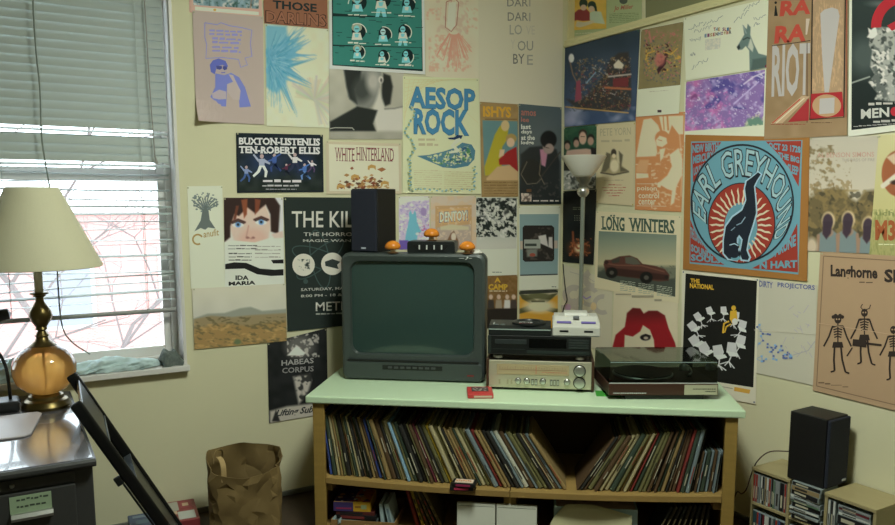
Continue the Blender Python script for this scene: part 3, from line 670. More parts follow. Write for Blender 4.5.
# ================================================================ POSTERS ON THE LEDGED WALL
J_ = (590, 190, 4.041); K_ = (620, 0, 4.0375); L_ = (670, 110, 2.919); M_ = (755, 0, 3.75); N_ = (755, 130, 3.281); O_ = (735, 250, 3.281)
Q_ = (590, 260, 3.5); T4 = (560, 100, 4.377); U_ = (560, 0, 8.75); V_ = (800, 130, 4.04); MN = (835, 0, 3.75)

def ship(c):
    c.gv(130, (36, 54, 64), 500, (60, 82, 112)); c.noise(8, 60, 2)
    c.spk((148, 156, 172), 60, .5, 8, (370, 430, 690, 530), .75, .4); c.ell(410, 470, 50, 34, (150, 156, 172), 40, 0, .7)
    c.poly([(390, 400), (440, 412), (500, 360), (548, 296), (560, 250), (600, 214), (640, 210), (650, 290), (652, 400), (640, 440), (600, 452), (430, 440)], (50, 46, 44), 10)
    c.spk((140, 112, 66), 9, .62, 3, (420, 230, 650, 446), .7); c.spk((130, 56, 56), 9, .68, 4, (430, 260, 650, 440), .7); c.spk((180, 180, 164), 8, .76, 6, (440, 240, 650, 400), .7); c.spk((44, 56, 60), 14, .55, 9, (400, 250, 652, 450), .6)
    c.poly([(580, 262), (600, 240), (622, 262), (616, 278), (584, 276)], (196, 190, 160), 4); c.line([(548, 354), (648, 360)], 9, (166, 96, 56), 4); c.line([(560, 310), (650, 300)], 6, (176, 170, 150), 4); c.poly([(578, 318), (640, 312), (640, 350), (578, 352)], (110, 40, 44), 5)
    c.line([(388, 432), (640, 456)], 5, (176, 140, 70), 3); c.line([(404, 246), (416, 300), (436, 340)], 5, (120, 100, 76), 3); c.poly([(430, 330), (446, 322), (452, 400), (424, 414)], (140, 60, 76), 5)
    c.ell(410, 235, 11, 18, (206, 206, 196), 4); c.line([(470, 336), (508, 292)], 4, (120, 160, 180), 3)
p = Poster('album_poster', 'R', [(378, 192), (687, 118), (669, 487), (382, 513)], (44, 64, 84), G, 4, glossy=True, pin=(70, 110, 60))
p.img(ship, .7); p.done('deep blue poster of an ornate flying ship above clouds', 'poster')

def boys(c):
    c.gv(110, (40, 84, 56), 240, (34, 66, 48)); c.spk((60, 100, 66), 20, .5, 2, None, .5)
    for x, y, s_ in ((394, 184, .8), (430, 172, .85), (488, 162, .95)):
        c.ell(x, y-6, 16*s_, 20*s_, (36, 32, 26), 4); c.ell(x, y+4, 13*s_, 18*s_, (170, 140, 112), 4)
    c.poly([(384, 236), (392, 204), (420, 200), (470, 196), (504, 202), (510, 238)], (190, 160, 132), 5); c.poly([(488, 190), (510, 196), (510, 238), (492, 238)], (34, 30, 28), 4)
    c.ell(456, 136, 17, 18, (56, 44, 32), 4); c.ell(456, 154, 15, 26, (196, 164, 132), 4); c.line([(449, 148), (463, 148)], 3, (90, 66, 50), 2)
    c.poly([(380, 234), (512, 230), (510, 290), (378, 290)], (44, 46, 38), 4)
    c.poly([(378, 286), (512, 284), (508, 366), (380, 366)], (150, 156, 136), 4); c.spk((60, 66, 56), 16, .56, 5, (378, 286, 512, 360), .9); c.spk((196, 198, 176), 12, .62, 6, (378, 286, 512, 360), .9)
p = Poster('band_photo', 'R', [(380, 112), (512, 100), (508, 362), (379, 364)], (40, 60, 46), H_, 2, glossy=True)
p.img(boys, .6); p.done('photograph of four men on green, partly behind the torchiere bowl', 'photo print')

def spark(c):
    c.fill((20, 23, 20)); c.ell(440, 236, 40, 30, (120, 60, 24), 30, 0, .9); c.spk((176, 96, 44), 8, .62, 3, (400, 196, 490, 266), .8); c.ell(440, 236, 16, 16, (236, 206, 150), 14); c.line([(416, 170), (418, 214), (436, 236)], 8, (140, 72, 36), 6)
    c.line([(440, 236), (480, 210)], 4, (150, 84, 44), 5); c.line([(440, 236), (478, 256)], 4, (150, 84, 44), 5)
p = Poster('film_poster', 'R', [(377, 5), (512, -2), (499, 302), (374, 290)], (20, 23, 20), I_, 3, glossy=True)
p.img(spark, .7)
for r in range(3):
    for k in range(3): p.ell(424+k*9, 104+r*9, 2.4, 2.4, (112, 116, 90), 8)
p.scrib(416, 66, 452, 82, 2, (90, 98, 70), 4, 2)
p.done('black poster with a small orange burst of fire behind the lamp pole', 'poster')

p = Poster('gig_poster', 'R', [(512, 98), (668, 90), (661, 428), (511, 416)], (186, 178, 132), H_, 3, pin=(190, 170, 60), pins=4)
p.text('PETE YORN', 526, 116, 650, 146, (160, 154, 114), .0, dy=-6); p.scrib(530, 158, 648, 174, 1, (166, 158, 118), 9, 5, dy=-4)
p.img(lambda c: (c.fill((186, 178, 132)), c.poly([(570, 220), (580, 204), (590, 220), (596, 250), (610, 262), (640, 286), (604, 302), (560, 300), (530, 288), (556, 262)], (150, 140, 96), 5), c.poly([(552, 212), (570, 218), (566, 270), (548, 290), (530, 292)], (96, 92, 66), 6), c.poly([(602, 206), (618, 222), (612, 270), (640, 286), (608, 290)], (88, 84, 62), 6), c.ell(581, 214, 11, 16, (64, 58, 44), 4), c.ell(582, 226, 8, 9, (196, 186, 140), 3), c.ell(584, 266, 18, 26, (200, 192, 148), 8), c.line([(530, 294), (580, 302), (640, 290)], 6, (80, 76, 56), 4)), .6, quad=[(522, 196), (650, 192), (648, 310), (522, 308)])
p.scrib(540, 318, 620, 330, 1, (160, 150, 112), 3, 2)
for k, (x0, x1) in enumerate(((560, 616), (534, 630), (540, 626), (552, 618), (560, 604))): p.scrib(x0, 338+k*11, x1, 348+k*11, 1, (170, 100, 80), 3, k+4)
p.done('cream gig poster with a small sepia drawing of a seated woman', 'poster')

def orange(c):
    c.fill((190, 128, 72)); W = (204, 192, 148)
    c.poly([(350, 160), (366, 86), (400, 80), (430, 110), (440, 140), (420, 170), (426, 230), (420, 246), (334, 250)], W, 4)
    c.poly([(434, 72), (540, 68), (540, 150), (520, 150), (490, 110), (476, 150), (450, 140)], W, 4); c.line([(470, 66), (474, 130)], 8, (190, 128, 72), 3); c.line([(452, 70), (456, 130)], 5, (190, 128, 72), 3)
    c.poly([(334, 320), (386, 322), (388, 340), (334, 344)], W, 3); c.line([(334, 282), (398, 280)], 4, W, 3); c.poly([(334, 296), (350, 262), (390, 262), (380, 320), (334, 318)], (196, 150, 96), 6)
    c.ell(448, 168, 32, 34, (190, 128, 72), 4); c.poly([(420, 176), (436, 156), (466, 166), (470, 190), (448, 206), (424, 200)], W, 4); c.line([(430, 174), (446, 178)], 3, (180, 120, 70), 2)
    c.poly([(480, 240), (520, 210), (536, 260), (534, 330), (500, 400), (470, 390), (440, 372), (430, 364), (470, 330), (490, 290)], W, 5); c.poly([(436, 216), (462, 210), (452, 250), (440, 270)], W, 4); c.poly([(428, 362), (446, 358), (440, 384), (426, 380)], W, 3)
    c.spk(W, 14, .64, 5, (400, 200, 540, 480), .7, .2, 1.6); c.ell(508, 178, 24, 26, (190, 128, 72), 5); c.poly([(490, 400), (510, 380), (500, 450), (484, 462)], W, 6)
    c.line([(524, 150), (536, 300), (530, 420)], 5, W, 5, .6)
p = Poster('gig_poster', 'R', [(332, 62), (548, 52), (531, 490), (328, 480)], (190, 128, 72), T4, 2)
p.img(orange, .7)
for k, (t, x0, x1) in enumerate((('poison', 338, 424), ('control', 344, 434), ('center', 344, 420))): p.text(t, x0, 376+k*28, x1, 402+k*28, (206, 196, 156), .015, dy=1)
p.rect(336, 462, 466, 464, (206, 196, 156), dy=2)
p.rect(338, 366, 430, 368, (206, 196, 156))
p.done('orange and cream gig poster of a bent figure, rounded lettering below', 'poster')

p = Poster('calendar_page', 'R', [(85, 120), (260, 85), (238, 458), (65, 472)], (206, 203, 166), K_, 5, thick=.001)
def floral(c):
    c.fill((128, 118, 74)); c.noise(5, 14, 2); c.spk((84, 92, 88), 8, .66, 3, (96, 160, 246, 340), .8); c.spk((176, 104, 90), 9, .68, 4, (100, 120, 246, 320), .9); c.spk((190, 150, 56), 10, .68, 6, (104, 180, 246, 290), .9); c.spk((58, 34, 36), 11, .68, 7, (104, 176, 226, 290), .9)
    c.line([(118, 130), (126, 170)], 7, (176, 110, 92), 4); c.line([(148, 146), (166, 130), (190, 140)], 4, (150, 110, 80), 3); c.line([(104, 240), (112, 216), (140, 206)], 5, (190, 150, 56), 3); c.line([(232, 196), (206, 220), (186, 212)], 5, (190, 150, 56), 3); c.poly([(150, 280), (170, 250), (190, 226), (184, 260), (154, 300)], (60, 34, 38), 4); c.ell(162, 240, 20, 26, (180, 100, 88), 10, 0, .8)
p.img(floral, .6, quad=[(86, 121), (258, 87), (244, 343), (74, 361)])
p.scrib(120, 366, 196, 374, 1, (176, 174, 142), 2, 4, dy=-6); p.rect(152, 444, 168, 454, (70, 52, 56)); p.done('olive floral print with a blank white lower part', 'print')

p = Poster('signed_poster', 'R', [(258, 74), (605, -8), (600, 272), (266, 326)], (205, 203, 166), K_, 3)
p.img(lambda c: (c.fill((205, 203, 166)), c.poly([(472, 190), (490, 160), (502, 140), (496, 100), (512, 118), (516, 96), (528, 110), (526, 140), (540, 176), (560, 216), (598, 226), (600, 270), (524, 286), (522, 204), (508, 186), (494, 200), (478, 202)], (92, 116, 104), 3), c.poly([(472, 190), (482, 178), (486, 194), (478, 202)], (40, 50, 46), 3), c.line([(498, 160), (514, 152), (528, 156)], 5, (52, 66, 60), 3), c.line([(498, 104), (510, 134)], 5, (130, 150, 136), 3), c.poly([(536, 240), (598, 230), (600, 272), (530, 284)], (72, 92, 82), 8), c.poly([(528, 150), (540, 190), (536, 210), (516, 190)], (176, 184, 156), 5)), .6, quad=[(462, 84), (601, 62), (600, 274), (462, 294)])
rn = random.Random(5)
for x0, y0, L, d in ((276, 116, 60, -24), (300, 130, 70, -22), (336, 96, 80, -26), (282, 166, 44, -10), (290, 276, 66, -40), (284, 222, 20, -6), (460, 92, 60, -50), (500, 40, 70, -40), (540, 76, 50, -12), (540, 98, 26, -6)):
    pts = [(x0+L*t/14, y0+d*t/14+rn.uniform(-9, 9)) for t in range(15)]; p.line(pts, 1.8, (110, 116, 110))
cs = ((150, 60, 50), (60, 100, 130), (150, 120, 60), (60, 60, 60), (120, 70, 90))
for k, ch in enumerate('THE SLIP'):
    if ch != ' ': p.text(ch, 378+k*9, 112, 386+k*9, 126, cs[k % 5], .05, dy=-2)
for k, ch in enumerate('EISENHOWER'): p.text(ch, 342+k*11, 138-k*1.6, 351+k*11, 152-k*1.6, cs[(k*3+1) % 5], .05, dy=-2)
p.img(lambda c: (c.fill((180, 184, 158)), c.spk((196, 196, 162), 5, .5, 2)), .8, quad=[(344, 160), (408, 152), (404, 196), (344, 204)]); p.rect(586, 262, 596, 272, (110, 40, 60))
p.done('signed white poster with the head of a grey-green deer', 'poster')

def violet(c):
    c.fill((130, 104, 158)); c.spk((186, 104, 156), 70, .46, 3, (255, 320, 420, 540), .85, .4); c.spk((76, 70, 140), 50, .48, 4, (340, 270, 600, 440), .9, .3); c.spk((186, 174, 196), 22, .6, 5, None, .7, .35); c.spk((206, 204, 206), 9, .76, 6, None, .8); c.spk((196, 110, 170), 12, .62, 8, (255, 360, 450, 540), .6)
    c.spk((110, 60, 110), 26, .62, 7, (260, 320, 360, 400), .7); c.poly([(500, 520), (516, 480), (560, 470), (590, 500), (590, 530)], (86, 140, 96), 12, .8); c.spk((200, 200, 150), 14, .6, 9, (500, 460, 590, 530), .7); c.line([(500, 340), (540, 310), (590, 290)], 5, (206, 200, 206), 5); c.line([(460, 420), (560, 330)], 4, (190, 180, 206), 5)
p = Poster('photo_print', 'R', [(262, 331), (600, 276), (597, 560), (258, 574)], (205, 203, 166), K_, 2)
p.img(violet, .6, quad=[(267, 331), (586, 281), (578, 505), (262, 530)]); p.done('purple and pink speckled print with a white margin below the deer', 'photo print')

# kraft poster: three words, an exclamation mark
p = Poster('concert_poster', 'R', [(52, -30), (350, -40), (345, 508), (34, 523)], (142, 118, 78), M_, 5)
RD = (176, 66, 48); GY = (166, 164, 150)
p.img(lambda c: (c.fill((142, 118, 78)), c.noise(6, 30, 4), c.poly([(214, -20), (332, -20), (330, 350), (212, 350)], (158, 132, 92), 2), c.spk((186, 154, 106), 10, .55, 5, (214, -20, 330, 340), .7, .2, .4, 2.2)), .8, .01, .99, .01, .99)
p.text('RA', 92, 4, 208, 62, RD, .05, dy=-10, shear=6); p.text('RA', 72, 98, 190, 164, RD, .05, dy=-10, shear=6)
p.poly([(72, 60), (76, 22), (80, 22), (86, 60)], INK); p.ell(78, 10, 5, 5, INK, 10); p.poly([(192, 70), (206, 70), (196, 130), (190, 130)], (180, 168, 140))
p.text('RIOT', 62, 166, 204, 366, GY, .03, dy=-8, shear=4); p.line([(64, 172), (130, 164), (208, 152)], 3, (60, 44, 36)); p.line([(196, 160), (196, 460)], 3, (70, 50, 40))
p.poly([(60, 464), (176, 360), (206, 362), (104, 462)], (176, 150, 108)); p.poly([(124, 458), (204, 368), (202, 452)], (160, 44, 44)); p.line([(66, 462), (170, 372)], 4, RD); p.line([(80, 462), (186, 368)], 4, (206, 190, 150))
p.line([(216, -20), (212, 352), (206, 448), (334, 440), (340, -20)], 5, (40, 34, 30))
p.poly([(246, 50), (262, 36), (290, 28), (312, 36), (318, 60), (298, 200), (278, 346), (262, 346), (252, 200)], GY)
p.poly([(212, 352), (328, 344), (334, 436), (208, 446)], (164, 38, 40)); p.ell(270, 396, 54, 42, (170, 138, 92)); p.poly([(244, 370), (300, 366), (298, 424), (242, 428)], GY)
p.line([(345, -10), (342, 440)], 3, (150, 70, 50)); p.scrib(210, 456, 288, 464, 1, (90, 66, 46), 3, 3); p.scrib(60, 462, 192, 470, 1, (140, 70, 50), 3, 5)
p.done('brown kraft concert poster with three red and grey words beside a huge exclamation mark', 'poster')

p = Poster('film_poster', 'R', [(54, -30), (330, -60), (330, 478), (50, 513)], (200, 202, 172), MN, 4)
def men(c):
    c.gv(0, (44, 56, 50), 480, (26, 34, 30)); c.ell(110, 210, 60, 70, (86, 100, 90), 60, 0, .6); c.line([(60, 312), (130, 288)], 5, (150, 160, 140), 4); c.ell(170, 14, 40, 10, (96, 110, 100), 14, 0, .7)
    c.poly([(136, 120), (160, 100), (200, 104), (260, 110), (280, 200), (280, 380), (200, 380), (150, 372), (160, 350), (126, 308), (150, 280), (132, 250), (140, 190), (128, 170)], (150, 154, 136), 6)
    FIG = [(136, 120), (160, 100), (200, 104), (260, 110), (280, 200), (280, 380), (200, 380), (150, 372), (160, 350), (126, 308), (150, 280), (132, 250), (140, 190), (128, 170)]
    c.spk((84, 92, 82), 24, .5, 3, None, .9, mask=FIG); c.spk((40, 48, 42), 18, .6, 13, None, .8, mask=FIG); c.spk((200, 200, 178), 15, .62, 4, None, .9, mask=FIG); c.poly([(120, 140), (128, 126), (124, 104), (136, 112), (152, 98), (156, 112), (160, 130), (140, 146)], (206, 200, 178), 4)
p.poly([(64, -20), (320, -50), (320, 456), (62, 488)], (30, 40, 36))
p.img(men, .7, quad=[(64, -20), (320, -50), (320, 456), (62, 488)])
p.ring(262, 100, 88, 126, (172, 36, 42), 178, 290, 30); p.poly([(196, 96), (300, 40), (300, 76), (214, 116)], (172, 36, 42))
p.text('MEN', 96, 408, 206, 448, (40, 50, 46), .07, dy=-8); p.text('MEN', 98, 410, 204, 446, (176, 180, 160), .03, dy=-8); p.ell(224, 418, 15, 17, (176, 40, 46))
p.scrib(126, 384, 250, 398, 1, (170, 170, 150), 8, 4, dy=-8); p.scrib(144, 450, 290, 464, 1, (160, 162, 144), 7, 9, dy=-10); p.scrib(70, 470, 300, 478, 1, (150, 152, 136), 3, 6, dy=-16)
p.done('dark film-style poster with a pale tangled figure and part of a red ring', 'poster')

# round psychedelic poster
p = Poster('concert_poster', 'R', [(45, 72), (408, 80), (400, 500), (38, 465)], (150, 102, 42), L_, 4, thick=.0012, pins=0)
BLU = (92, 148, 154); RED = (150, 52, 36); DK = (38, 42, 46)
p.poly([(62, 92), (387, 88), (375, 480), (58, 448)], BLU)
for pts, seed in (([(64, 96), (150, 94), (112, 150), (84, 206), (68, 210)], 1), ([(280, 92), (384, 90), (376, 224), (348, 170), (316, 128)], 2), ([(60, 320), (76, 360), (104, 404), (150, 446), (160, 452), (60, 444)], 3), ([(372, 330), (374, 474), (240, 462), (300, 430), (346, 384)], 4)):
    p.poly(pts, RED)
    q = [min(a for a, b in pts), min(b for a, b in pts), max(a for a, b in pts), max(b for a, b in pts)]
def words(rows, c): 
    for t, x0, y0, x1, y1, dy in rows: p.text(t, x0, y0, x1, y1, c, .05, dy=dy)
words((('NEW BIRTH', 66, 102, 142, 126, -8), ('MERCURY', 68, 134, 128, 158, -14), ('LOUNGE', 70, 168, 106, 192, -16)), BLU)
words((('OCT 23 1728', 288, 94, 382, 114, 12), ('THE BIG', 316, 122, 378, 140, 16), ('SLEEP', 344, 156, 376, 182, 10)), BLU)
words((('THE LONDON', 60, 340, 96, 372, 26), ('SOUND', 62, 390, 120, 412, 24), ('SOULS', 62, 420, 148, 440, 8)), BLU)
words((('ARUNE', 306, 396, 368, 430, -34), ('N HART', 262, 442, 372, 464, -4)), BLU)
p.ell(212, 272, 150, 172, BLU, 60); p.ring(212, 272, 146, 151, DK, n=60, asp=1.145)
for t, a0, a1 in (('EARL', 172, 236), ('GREYHOUND', 241, 394)):
    p.oval(t, (210, 318), (101, 121), (211, 276), (147, 167), a0, a1, DK, .075); p.oval(t, (210, 316), (105, 125), (211, 277), (144, 164), a0+.9, a1-.9, (146, 180, 172), .004)
p.ell(210, 330, 99, 118, DK, 50); p.ell(210, 330, 96, 115, RED, 50); p.ell(208, 344, 48, 74, BLU, 40)
for k in range(30):
    a = 2*PI*k/30
    P2 = lambda r, o: (208+r*math.cos(a+o), 336+r*1.2*math.sin(a+o))
    p.poly([P2(50, -.035), P2(62, -.055), P2(72, -.01), P2(84, -.03), P2(92, .02), P2(82, .03), P2(72, .05), P2(60, .03), P2(50, .05)], (206, 190, 150))
HD = (30, 38, 46)
p.poly([(222, 206), (240, 194), (260, 178), (272, 188), (258, 208), (251, 224), (255, 262), (257, 302), (247, 338), (235, 374), (229, 408), (239, 430), (232, 443), (208, 440), (203, 418), (210, 380), (203, 372), (201, 392), (207, 412), (211, 430), (196, 441), (170, 438), (155, 420), (155, 380), (161, 338), (182, 309), (210, 289), (221, 262), (217, 228)], (150, 186, 190))
p.poly([(226, 208), (241, 197), (259, 182), (267, 188), (255, 206), (247, 223), (251, 262), (253, 301), (243, 336), (231, 373), (225, 409), (233, 430), (229, 438), (212, 436), (207, 418), (214, 378), (204, 364), (197, 374), (197, 394), (203, 414), (206, 429), (194, 437), (173, 434), (159, 418), (159, 381), (165, 341), (185, 313), (213, 293), (225, 263), (221, 229)], HD)
p.line([(196, 336), (210, 330), (222, 312)], 3, (120, 150, 158)); p.line([(180, 352), (192, 342)], 2.5, (120, 150, 158)); p.ell(188, 398, 16, 12, HD); p.line([(176, 394), (190, 390), (202, 396)], 3, (150, 186, 190)); p.ell(194, 432, 14, 7, BLU); p.ell(190, 426, 11, 6, HD)
p.done('square psychedelic poster with a dark hound inside a red sun, blue arched letters', 'poster')

def girls(c):
    c.gv(30, (172, 168, 140), 280, (186, 180, 148)); c.spk((112, 96, 54), 22, .52, 3, (30, 60, 140, 300), .8, .3); c.spk((140, 118, 70), 16, .58, 4, (30, 120, 210, 300), .7)
    c.poly([(30, 280), (80, 250), (120, 236), (170, 236), (210, 280), (230, 290), (262, 246), (320, 240), (320, 520), (30, 520)], (104, 92, 56), 16); c.spk((140, 120, 66), 26, .5, 6, (30, 240, 320, 420), .6); c.spk((64, 62, 44), 24, .56, 8, (30, 250, 320, 500), .7)
    for x, y, hc in ((113, 370, 1), (194, 366, 1), (276, 388, 1)):
        c.ell(x+2, y-4, 27, 36, (196, 176, 122), 8); c.ell(x, y, 21, 32, (66, 54, 60), 6)
        c.poly([(x-38, 500), (x-36, y+50), (x-16, y+34), (x+18, y+34), (x+38, y+50), (x+40, 500)], (112, 130, 122), 6); c.line([(x-38, y+56), (x-42, 500)], 12, (150, 120, 90), 5); c.line([(x+38, y+56), (x+42, 500)], 12, (150, 120, 90), 5)
        c.ell(x, y+44, 22, 18, (150, 124, 96), 8); c.poly([(x-20, y), (x+18, y), (x+12, y+48), (x-6, y+72), (x-22, y+50)], (62, 50, 56), 6)
    c.ell(48, 470, 22, 34, (186, 172, 136), 14)
p = Poster('album_poster', 'R', [(40, 28), (322, 22), (292, 500), (28, 488)], (176, 168, 136), V_, 2)
p.img(girls, .7); p.text('AL BENSON SIMONS', 70, 92, 300, 112, (176, 140, 114), .01, dy=-4); p.text('THE BIRDS OF FIRE', 170, 116, 302, 128, (150, 140, 120), .0, dy=-2)
p.done('poster of three long-haired women seen from behind in an autumn field', 'poster')

p = Poster('gig_poster', 'R', [(318, 20), (560, 10), (540, 530), (280, 506)], (178, 176, 96), V_, 3)
p.img(lambda c: (c.gv(20, (184, 180, 122), 400, (180, 176, 106)), c.spk((126, 132, 66), 12, .5, 3, (280, 320, 560, 540), .8, .2, .5, 2), c.put(np.clip((c.Y-340)/30, 0, 1), (138, 140, 76), .6), c.ell(400, 176, 70, 94, (150, 86, 48), 4), c.line([(336, 226), (400, 176), (440, 180)], 20, (206, 194, 160), 4), c.ell(392, 212, 26, 10, (60, 44, 34), 5), c.poly([(350, 110), (400, 84), (430, 120), (380, 140)], (190, 170, 130), 6)), .8)
p.text('M3K', 304, 362, 440, 446, (156, 82, 40), .06, dy=4); p.text('uch', 306, 326, 380, 346, (120, 128, 70), .02); p.scrib(318, 456, 420, 468, 1, (206, 204, 150), 5, 3)
p.done('yellow-green poster with a brown mask, running off the edge past the three women', 'poster')

def mustang(c):
    c.gv(170, (104, 124, 104), 300, (172, 168, 122)); c.put(np.clip((c.Y-300)/16, 0, 1), (104, 110, 84)); c.spk((70, 78, 62), 14, .56, 3, (25, 306, 355, 440), .6)
    c.poly([(34, 330), (70, 322), (300, 362), (346, 356), (345, 432), (30, 356)], (66, 74, 60), 8)
    c.poly([(55, 300), (62, 282), (84, 282), (120, 268), (160, 264), (192, 276), (212, 298), (262, 306), (304, 320), (322, 344), (318, 366), (280, 370), (150, 350), (104, 346), (64, 334)], (84, 52, 40), 4)
    c.poly([(86, 286), (122, 270), (118, 292), (92, 296)], (58, 58, 46), 3); c.poly([(142, 272), (172, 270), (192, 282), (206, 300), (176, 302), (144, 296)], (84, 84, 66), 4); c.line([(60, 296), (110, 304), (210, 306), (300, 330)], 4, (120, 78, 56), 4); c.poly([(64, 312), (200, 326), (316, 344), (316, 366), (150, 352), (70, 338)], (58, 36, 28), 6)
    c.ell(88, 334, 24, 22, (26, 26, 22), 5); c.ell(228, 354, 26, 24, (26, 26, 22), 5); c.ell(88, 334, 9, 8, (80, 78, 64), 4); c.ell(228, 354, 10, 9, (80, 78, 64), 4); c.ell(66, 292, 9, 8, (50, 34, 28), 4); c.ell(310, 352, 8, 8, (40, 34, 28), 4)
p = Poster('concert_poster', 'R', [(25, 85), (370, 105), (358, 458), (18, 396)], (198, 192, 146), J_, 4)
p.img(mustang, .6, quad=[(36, 166), (350, 182), (345, 432), (30, 352)])
p.slab('LONG', 50, 106, 140, 160, (62, 84, 66), .03, dy=6, ext=.07, h=.09); p.slab('WINTERS', 160, 112, 342, 166, (62, 84, 66), .03, dy=10, ext=.07, h=.09); p.ell(86, 104, 4, 4, (62, 84, 66), 8); p.ell(98, 104, 4, 4, (62, 84, 66), 8)
for k in range(3): p.scrib(122+k*74, 364+k*10, 184+k*74, 408+k*10, 6, (150, 160, 130), 3, k+2, dy=8)
p.scrib(104, 400, 290, 444, 1, (150, 144, 112), 4, 9, dy=30)
p.done('poster of an old brown coupe on a hazy plain, tall lettering above', 'poster')

p = Poster('pencil_drawing', 'R', [(375, 300), (578, 368), (570, 640), (372, 640)], (186, 184, 148), I_, 2)
rn = random.Random(12)
for k in range(9):
    x, y = rn.uniform(400, 540), rn.uniform(350, 520); p.ring(x, y, rn.uniform(14, 40), rn.uniform(41, 43), (168, 164, 140), rn.uniform(0, 90), rn.uniform(180, 330), 16)
p.ell(396, 474, 12, 14, (168, 140, 156)); p.line([(446, 420), (470, 440), (490, 430)], 6, (150, 136, 170)); p.ell(450, 452, 10, 14, (196, 180, 110)); p.ell(500, 470, 12, 16, (196, 176, 120)); p.line([(404, 330), (470, 350), (550, 400)], 2, (160, 156, 136))
p.done('pale sheet of faint coloured pencil doodles behind the lamp pole', 'drawing')

def lovers(c):
    c.fill((196, 190, 148)); DR = (92, 26, 24); RR = (146, 26, 30)
    c.poly([(80, 300), (90, 262), (122, 234), (130, 186), (150, 168), (176, 170), (188, 188), (206, 178), (236, 178), (262, 194), (276, 240), (298, 290), (302, 310), (226, 310), (224, 280), (210, 244), (186, 228), (176, 250), (150, 268), (122, 262), (120, 310), (78, 310)], RR, 3)
    c.put(np.clip((230-c.Y)/50, 0, 1)*np.clip(.5-c.sd([(122, 240), (130, 186), (150, 168), (176, 170), (188, 188), (206, 178), (236, 178), (262, 194), (272, 232), (240, 232), (210, 240), (186, 224), (160, 236)])/6, 0, 1), DR, .9)
    c.ell(194, 271, 18, 11, (32, 26, 26), 3); c.ell(196, 273, 8, 5, (170, 160, 130), 3); c.line([(178, 270), (194, 260), (212, 266)], 4, (30, 26, 26), 2)
p = Poster('art_print', 'R', [(84, 98), (308, 148), (306, 420), (74, 420)], (196, 190, 148), Q_, 3, pins=0)
p.img(lovers, .6); p.done('cream print of two red-haired heads leaning together above the turntable', 'art print')

p = Poster('concert_poster', 'R', [(322, 35), (592, 64), (580, 505), (318, 455)], (196, 196, 162), Q_, 3, pin=(50, 84, 130), pins=4)
p.poly([(335, 47), (585, 73), (572, 446), (322, 408)], (26, 27, 22))
YE = (206, 160, 36)
p.text('THE', 352, 64, 384, 78, YE, .06, dy=3); p.text('NATIONAL', 350, 80, 434, 98, YE, .06, dy=7)
CHs = (186, 190, 178)
def swivel(x, y, s_, a):
    q = lambda u, v: (x+s_*(u*math.cos(a)-v*math.sin(a)), y+s_*(u*math.sin(a)+v*math.cos(a)))
    p.poly([q(-14, -22), q(10, -26), q(16, -6), q(12, 8), q(-10, 6)], CHs); p.poly([q(-10, 2), q(20, 0), q(26, 8), q(2, 14)], (206, 208, 196)); p.line([q(6, 12), q(4, 30)], 3.4*s_, CHs)
    for t in (-18, -4, 14, 24): p.line([q(4, 28), q(t, 42)], 3*s_, CHs)
for k in range(11):
    t = R(-205+330*k/10+30); x, y = 446+84*math.cos(t), 246+66*math.sin(t)+(18 if math.sin(t) > .3 else 0); swivel(x, y, .78+.55*(math.sin(t)+1)/2, (math.cos(t))*.5)
p.ell(503, 168, 8, 9, YE); p.poly([(492, 178), (514, 176), (518, 222), (500, 226), (490, 206)], YE); p.line([(488, 214), (470, 222), (466, 256)], 6, YE); p.line([(494, 224), (478, 234), (472, 254)], 5, YE); p.ell(508, 216, 10, 12, (200, 200, 180))
p.poly([(506, 444), (562, 454), (558, 468), (504, 458)], (196, 150, 50)); p.line([(330, 420), (500, 450)], 3, (150, 146, 120)); 
p.done('black poster with a ring of white swivel chairs and one yellow figure', 'poster')

p = Poster('concert_poster', 'R', [(72, 94), (270, 115), (262, 445), (62, 402)], (176, 176, 146), O_, 2, pins=0)
for k, (t, x0, x1) in enumerate((('DIRTY', 80, 124), ('PROJECTORS', 140, 262))): p.text(t, x0, 100+k*6, x1, 120+k*6, (66, 80, 130), .02, dy=6+4*k)
rn = random.Random(21); DB = (86, 104, 150)
nodes = []
for k in range(46):
    t = rn.random(); x = 66+120*t; lo = 372-12*t; hi = 210+136*t**.8; nodes.append((x, lo-(lo-hi)*rn.random()))
for a in nodes:
    b = sorted(nodes, key=lambda q: (q[0]-a[0])**2+(q[1]-a[1])**2)
    for q in b[1:3]: p.line([a, q], 1.6, (120, 150, 176))
for k, a in enumerate(nodes): p.rect(a[0]-3, a[1]-3, a[0]+4, a[1]+3, DB if k % 3 else (110, 160, 190))
for k in range(28):
    x, y = rn.uniform(150, 255), rn.uniform(150, 340)
    if abs(x-215) < 20+.25*(y-150): p.line([(x, y), (x+rn.uniform(-20, 20), y+rn.uniform(5, 30))], 1.5, (158, 152, 158))
p.line([(64, 262), (266, 276)], 2, (190, 190, 160)); p.line([(190, 345), (240, 330), (262, 300)], 2, (150, 150, 150))
p.done('white poster with a web of small blue marks, beside the skeleton poster', 'poster')

